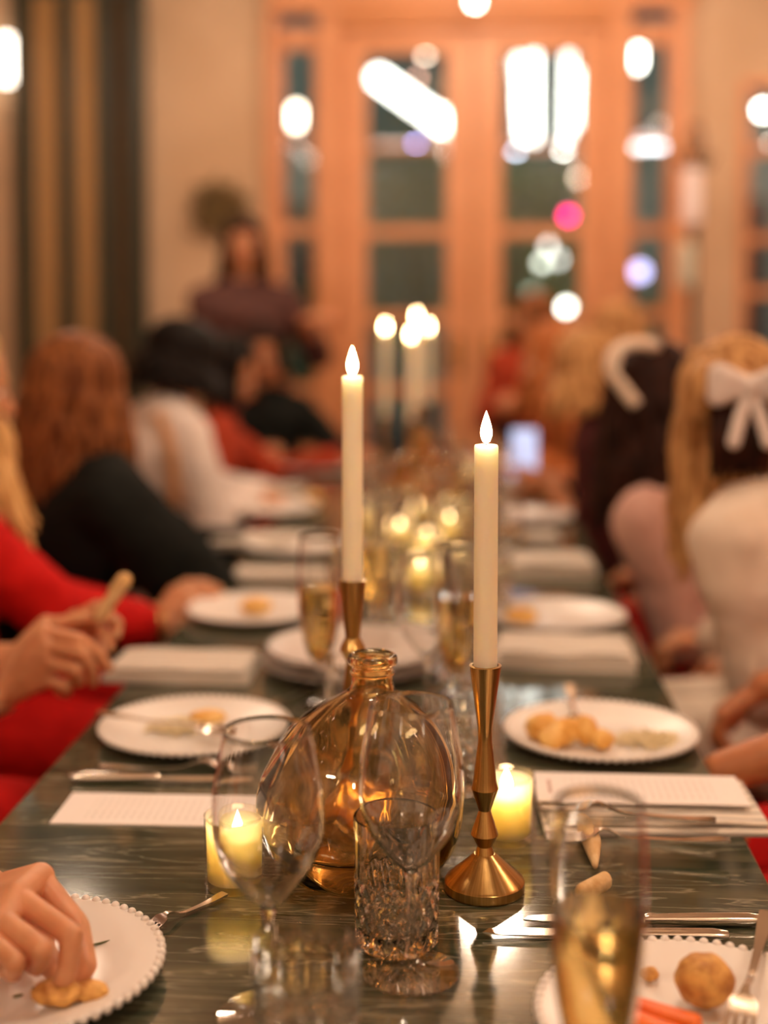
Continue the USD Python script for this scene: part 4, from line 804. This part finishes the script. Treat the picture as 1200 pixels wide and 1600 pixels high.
# -- guest at the table end in black
figure('guest in black seated at the far corner of the table', at(405, 800, 5.55)*V(1, 1, 0)+V(0, 0, .57), at(405, 612, 5.55), at(408, 560, 5.55), (.4, -1, 0), (.3, -1, -.2), ((at(425, 700, 5.40), V(.2, -1, 0), V(0, 0, 1)), (V(-.42, 5.25, .80), V(.3, -1, 0), V(0, 0, 1))), top_m=black_wool, bot_m=black_wool, skin_m=skin_dark, hair=dict(length=.08, n=60, seed=16), hair_m=darkhair, top_name='black_jacket')
# -- standing woman
figure('standing woman in a dark patterned dress with long dark hair', V(*(at(385, 600, 6.0)[:2]), .98), at(380, 448, 6.0), at(381, 388, 6.0), (.15, -1, 0), (.10, -1, -.15), ((at(420, 560, 5.85), V(.5, -.5, -.4), V(0, -.4, 1)), (at(478, 500, 5.85), V(1, -.2, .2), V(0, -.6, 1))), top_m=plum, bot_m=plum, skin_m=skin_dark, hair=dict(length=.26, n=90, seed=7, front=62, spread=.03), hair_m=darkhair, stand=True, sleeve=(.9, .72), top_name='patterned_dress', bot_name='dark_tights', hem=.35, elbows=(None, V(.6, .2, -1)), puff=.012, shoulder_w=.18)

# -- right side guest 2: arm on the table edge
figure('bare forearm of a guest resting at the table edge by the roast plate', (.80, 1.86, .57), (.84, 1.86, 1.07), (.84, 1.86, 1.21), (-1, 0, 0), (-1, 0, -.2), ((V(.50, 2.25, .72), V(-.6, .2, -.5), V(0, 0, 1)), (at(1128, 1205, 1.80), V(-.35, -.55, -.75), V(-.5, -.3, .8))), top_m=orange_cloth, bot_m=red_knit, skin_m=skin_dark, sleeve=(.5, .5), hair=dict(length=.2, n=60, seed=8), hair_m=darkhair, fine={1: .005}, elbows=(V(.4, .3, -1), V(.6, -.2, -.15)), bot_name='red_skirt')
# -- right side guest 3: blonde in cream with bow
bl, O, R_, arms = figure('blonde woman in a cream sweater with a pale bow in her half tied hair', (.70, 2.50, .57), at(1192, 772, 2.50), at(1134, 640, 2.56), (-.75, .6, 0), (-.45, .88, -.08), ((V(.54, 2.88, .64), V(-1, .2, 0), V(0, 0, 1)), (V(.56, 2.66, .64), V(-.5, .8, -.1), V(0, 0, 1))), top_m=cream_knit, bot_m=cream_knit, hair=dict(length=.30, n=80, seed=9, spread=.012, thick=.013), hair_m=honey, puff=.014, shoulder_w=.16, legs_fwd=(-1, .2, 0), hem=.04, elbows=(V(.2, 1, -1), V(.25, -.35, -1)), bot_name='cream_skirt')
bc = at(1172, 600, 2.385)
bow = [hullof((bc, .012), (bc+V(s*.055, -.01, .018), .020), (bc+V(s*.058, -.008, -.022), .018)) for s in (-1, 1)]+[hullof((bc+V(0, -.008, 0), .016), (bc+V(0, -.006, -.012), .015))]+[hullof((bc, .010), (bc+V(s*.03, -.015, -.10), .014)) for s in (-1, 1)]
b = fuse(bow, .01, 3); b.apply_translation(-O); obj('bow', b, white_cotton, bl, True, label='pale cream hair bow')
lk = []
for i in range(16):
    a0 = at(1116+i*5.4, 632+4*math.sin(i*1.7), 2.415-.012*math.sin(i/15*PI)); a1 = at(1112+i*5.8, 742+8*math.sin(i*2.3), 2.385)
    lk.append(tube(spline([a0, (a0+a1)/2+V(0, -.02, 0), a1], 10), np.interp(np.linspace(0, 1, 10), [0, .5, 1], [.010, .012, .004]), 6))
b = cat(lk); b.apply_translation(-O); obj('lower_hair', b, darkhair, bl, True, label='dark brown lower hair')
bun = fuse([hullof((at(1112, 600, 2.43), .046), (at(1152, 606, 2.42), .038), (at(1090, 630, 2.45), .036))], .012, 3); bun.apply_translation(-O); obj('tied_hair', bun, honey, bl, True)
# -- right side guest 4: very dark long hair, pink top, cream headband
pk, O, R_, arms = figure('woman with long dark brown hair, a cream hairband and a dusty pink top', (.66, 3.25, .57), at(1030, 762, 3.22), at(1004, 622, 3.26), (-.85, .5, 0), (-.72, .68, -.10), ((V(.50, 3.56, .64), V(-1, .2, 0), V(0, 0, 1)), (V(.50, 3.36, .62), V(-.8, .6, -.1), V(0, 0, 1))), top_m=pink_knit, bot_m=red_knit, hair=dict(length=.31, n=130, seed=10, spread=.05, thick=.017, fall=(.05, -.08, 0)), hair_m=darkhair, puff=.010, shoulder_w=.165, legs_fwd=(-1, .2, 0), elbows=(V(.2, 1, -1), V(.3, -.3, -1)), bot_name='red_skirt')
bp = np.array([at(1022, 541, 3.15), at(990, 537, 3.11), at(962, 550, 3.10), at(956, 578, 3.09), at(972, 604, 3.09), at(994, 632, 3.09)])
hb = tube(spline(bp, 22), .021, 10, .7); hb.apply_translation(-O); obj('hairband', hb, cream_knit, pk, True, label='padded cream hairband')
# -- right side guest 5: phone
figure('guest in a maroon top raising a glowing phone over the table', (.70, 4.0, .57), at(925, 662, 4.0), at(905, 590, 4.0), (-.95, .3, 0), (-.9, .1, -.15), ((V(.30, 4.3, .80), V(-1, .2, 0), V(0, 0, 1)), (at(858, 752, 3.98), V(-.8, .1, .5), V(.2, -.5, .8))), top_m=maroon, bot_m=maroon, skin_m=skin_dark, sleeve=(.5, .55), hair=dict(length=.12, n=80, seed=12, spread=.05, thick=.02), hair_m=honey, legs_fwd=(-1, .1, 0), elbows=(V(.2, 1, -1), V(.3, -.4, -1)), top_name='maroon_top', bot_name='maroon_trousers')
c = at(819, 712, 3.97); ph = thing('mobile_phone', 'bright bluish phone screen held up over the table', 'phone', c, .05)
obj('case', bx(-.040, .040, 0, .010, -.082, .082, .004), iron, ph); obj('screen', bx(-.037, .037, -.0012, .0004, -.078, .078), emit('phone_screen', (.70, .72, 1.), 1.1), ph, False)
# -- right side guest 6 and a guest beyond
figure('copper haired guest in a burnt orange top near the doors', (.70, 4.78, .57), at(872, 628, 4.8), at(858, 566, 4.8), (-.95, -.2, 0), (-.9, -.3, -.2), ((V(.27, 4.9, .80), V(-1, .2, 0), V(0, 0, 1)), (V(.26, 4.58, .82), V(-1, .1, 0), V(0, 0, 1))), top_m=orange_cloth, bot_m=maroon, skin_m=skin_dark, hair=dict(length=.22, n=90, seed=13, spread=.05, thick=.02), hair_m=copper, legs_fwd=(-1, 0, 0), top_name='orange_top')
figure('auburn haired guest standing close to the French doors', V(*(at(838, 700, 6.3)[:2]), .78), at(838, 545, 6.3), at(834, 505, 6.3), (-.3, -1, 0), (-.6, -.7, -.3), ((at(800, 620, 6.1), V(-.3, -1, 0), V(0, 0, 1)), (at(880, 640, 6.1), V(-.3, -1, 0), V(0, 0, 1))), top_m=rust, bot_m=denim, skin_m=skin_dark, hair=dict(length=.2, n=80, seed=14, spread=.03), hair_m=auburn, stand=True, top_name='rust_blouse')
figure('tan haired guest in olive near the sidelight, behind the dark haired woman', V(*(at(960, 760, 5.6)[:2]), .57), at(965, 590, 5.6), at(960, 528, 5.6), (-.8, -.5, 0), (-.8, -.3, -.2), ((at(890, 700, 5.4), V(-1, -.2, 0), V(0, 0, 1)), (at(900, 720, 5.3), V(-1, -.2, 0), V(0, 0, 1))), top_m=olive, bot_m=denim, skin_m=skin_dark, hair=dict(length=.25, n=80, seed=15, spread=.06, thick=.022), hair_m=honey, top_name='olive_top')
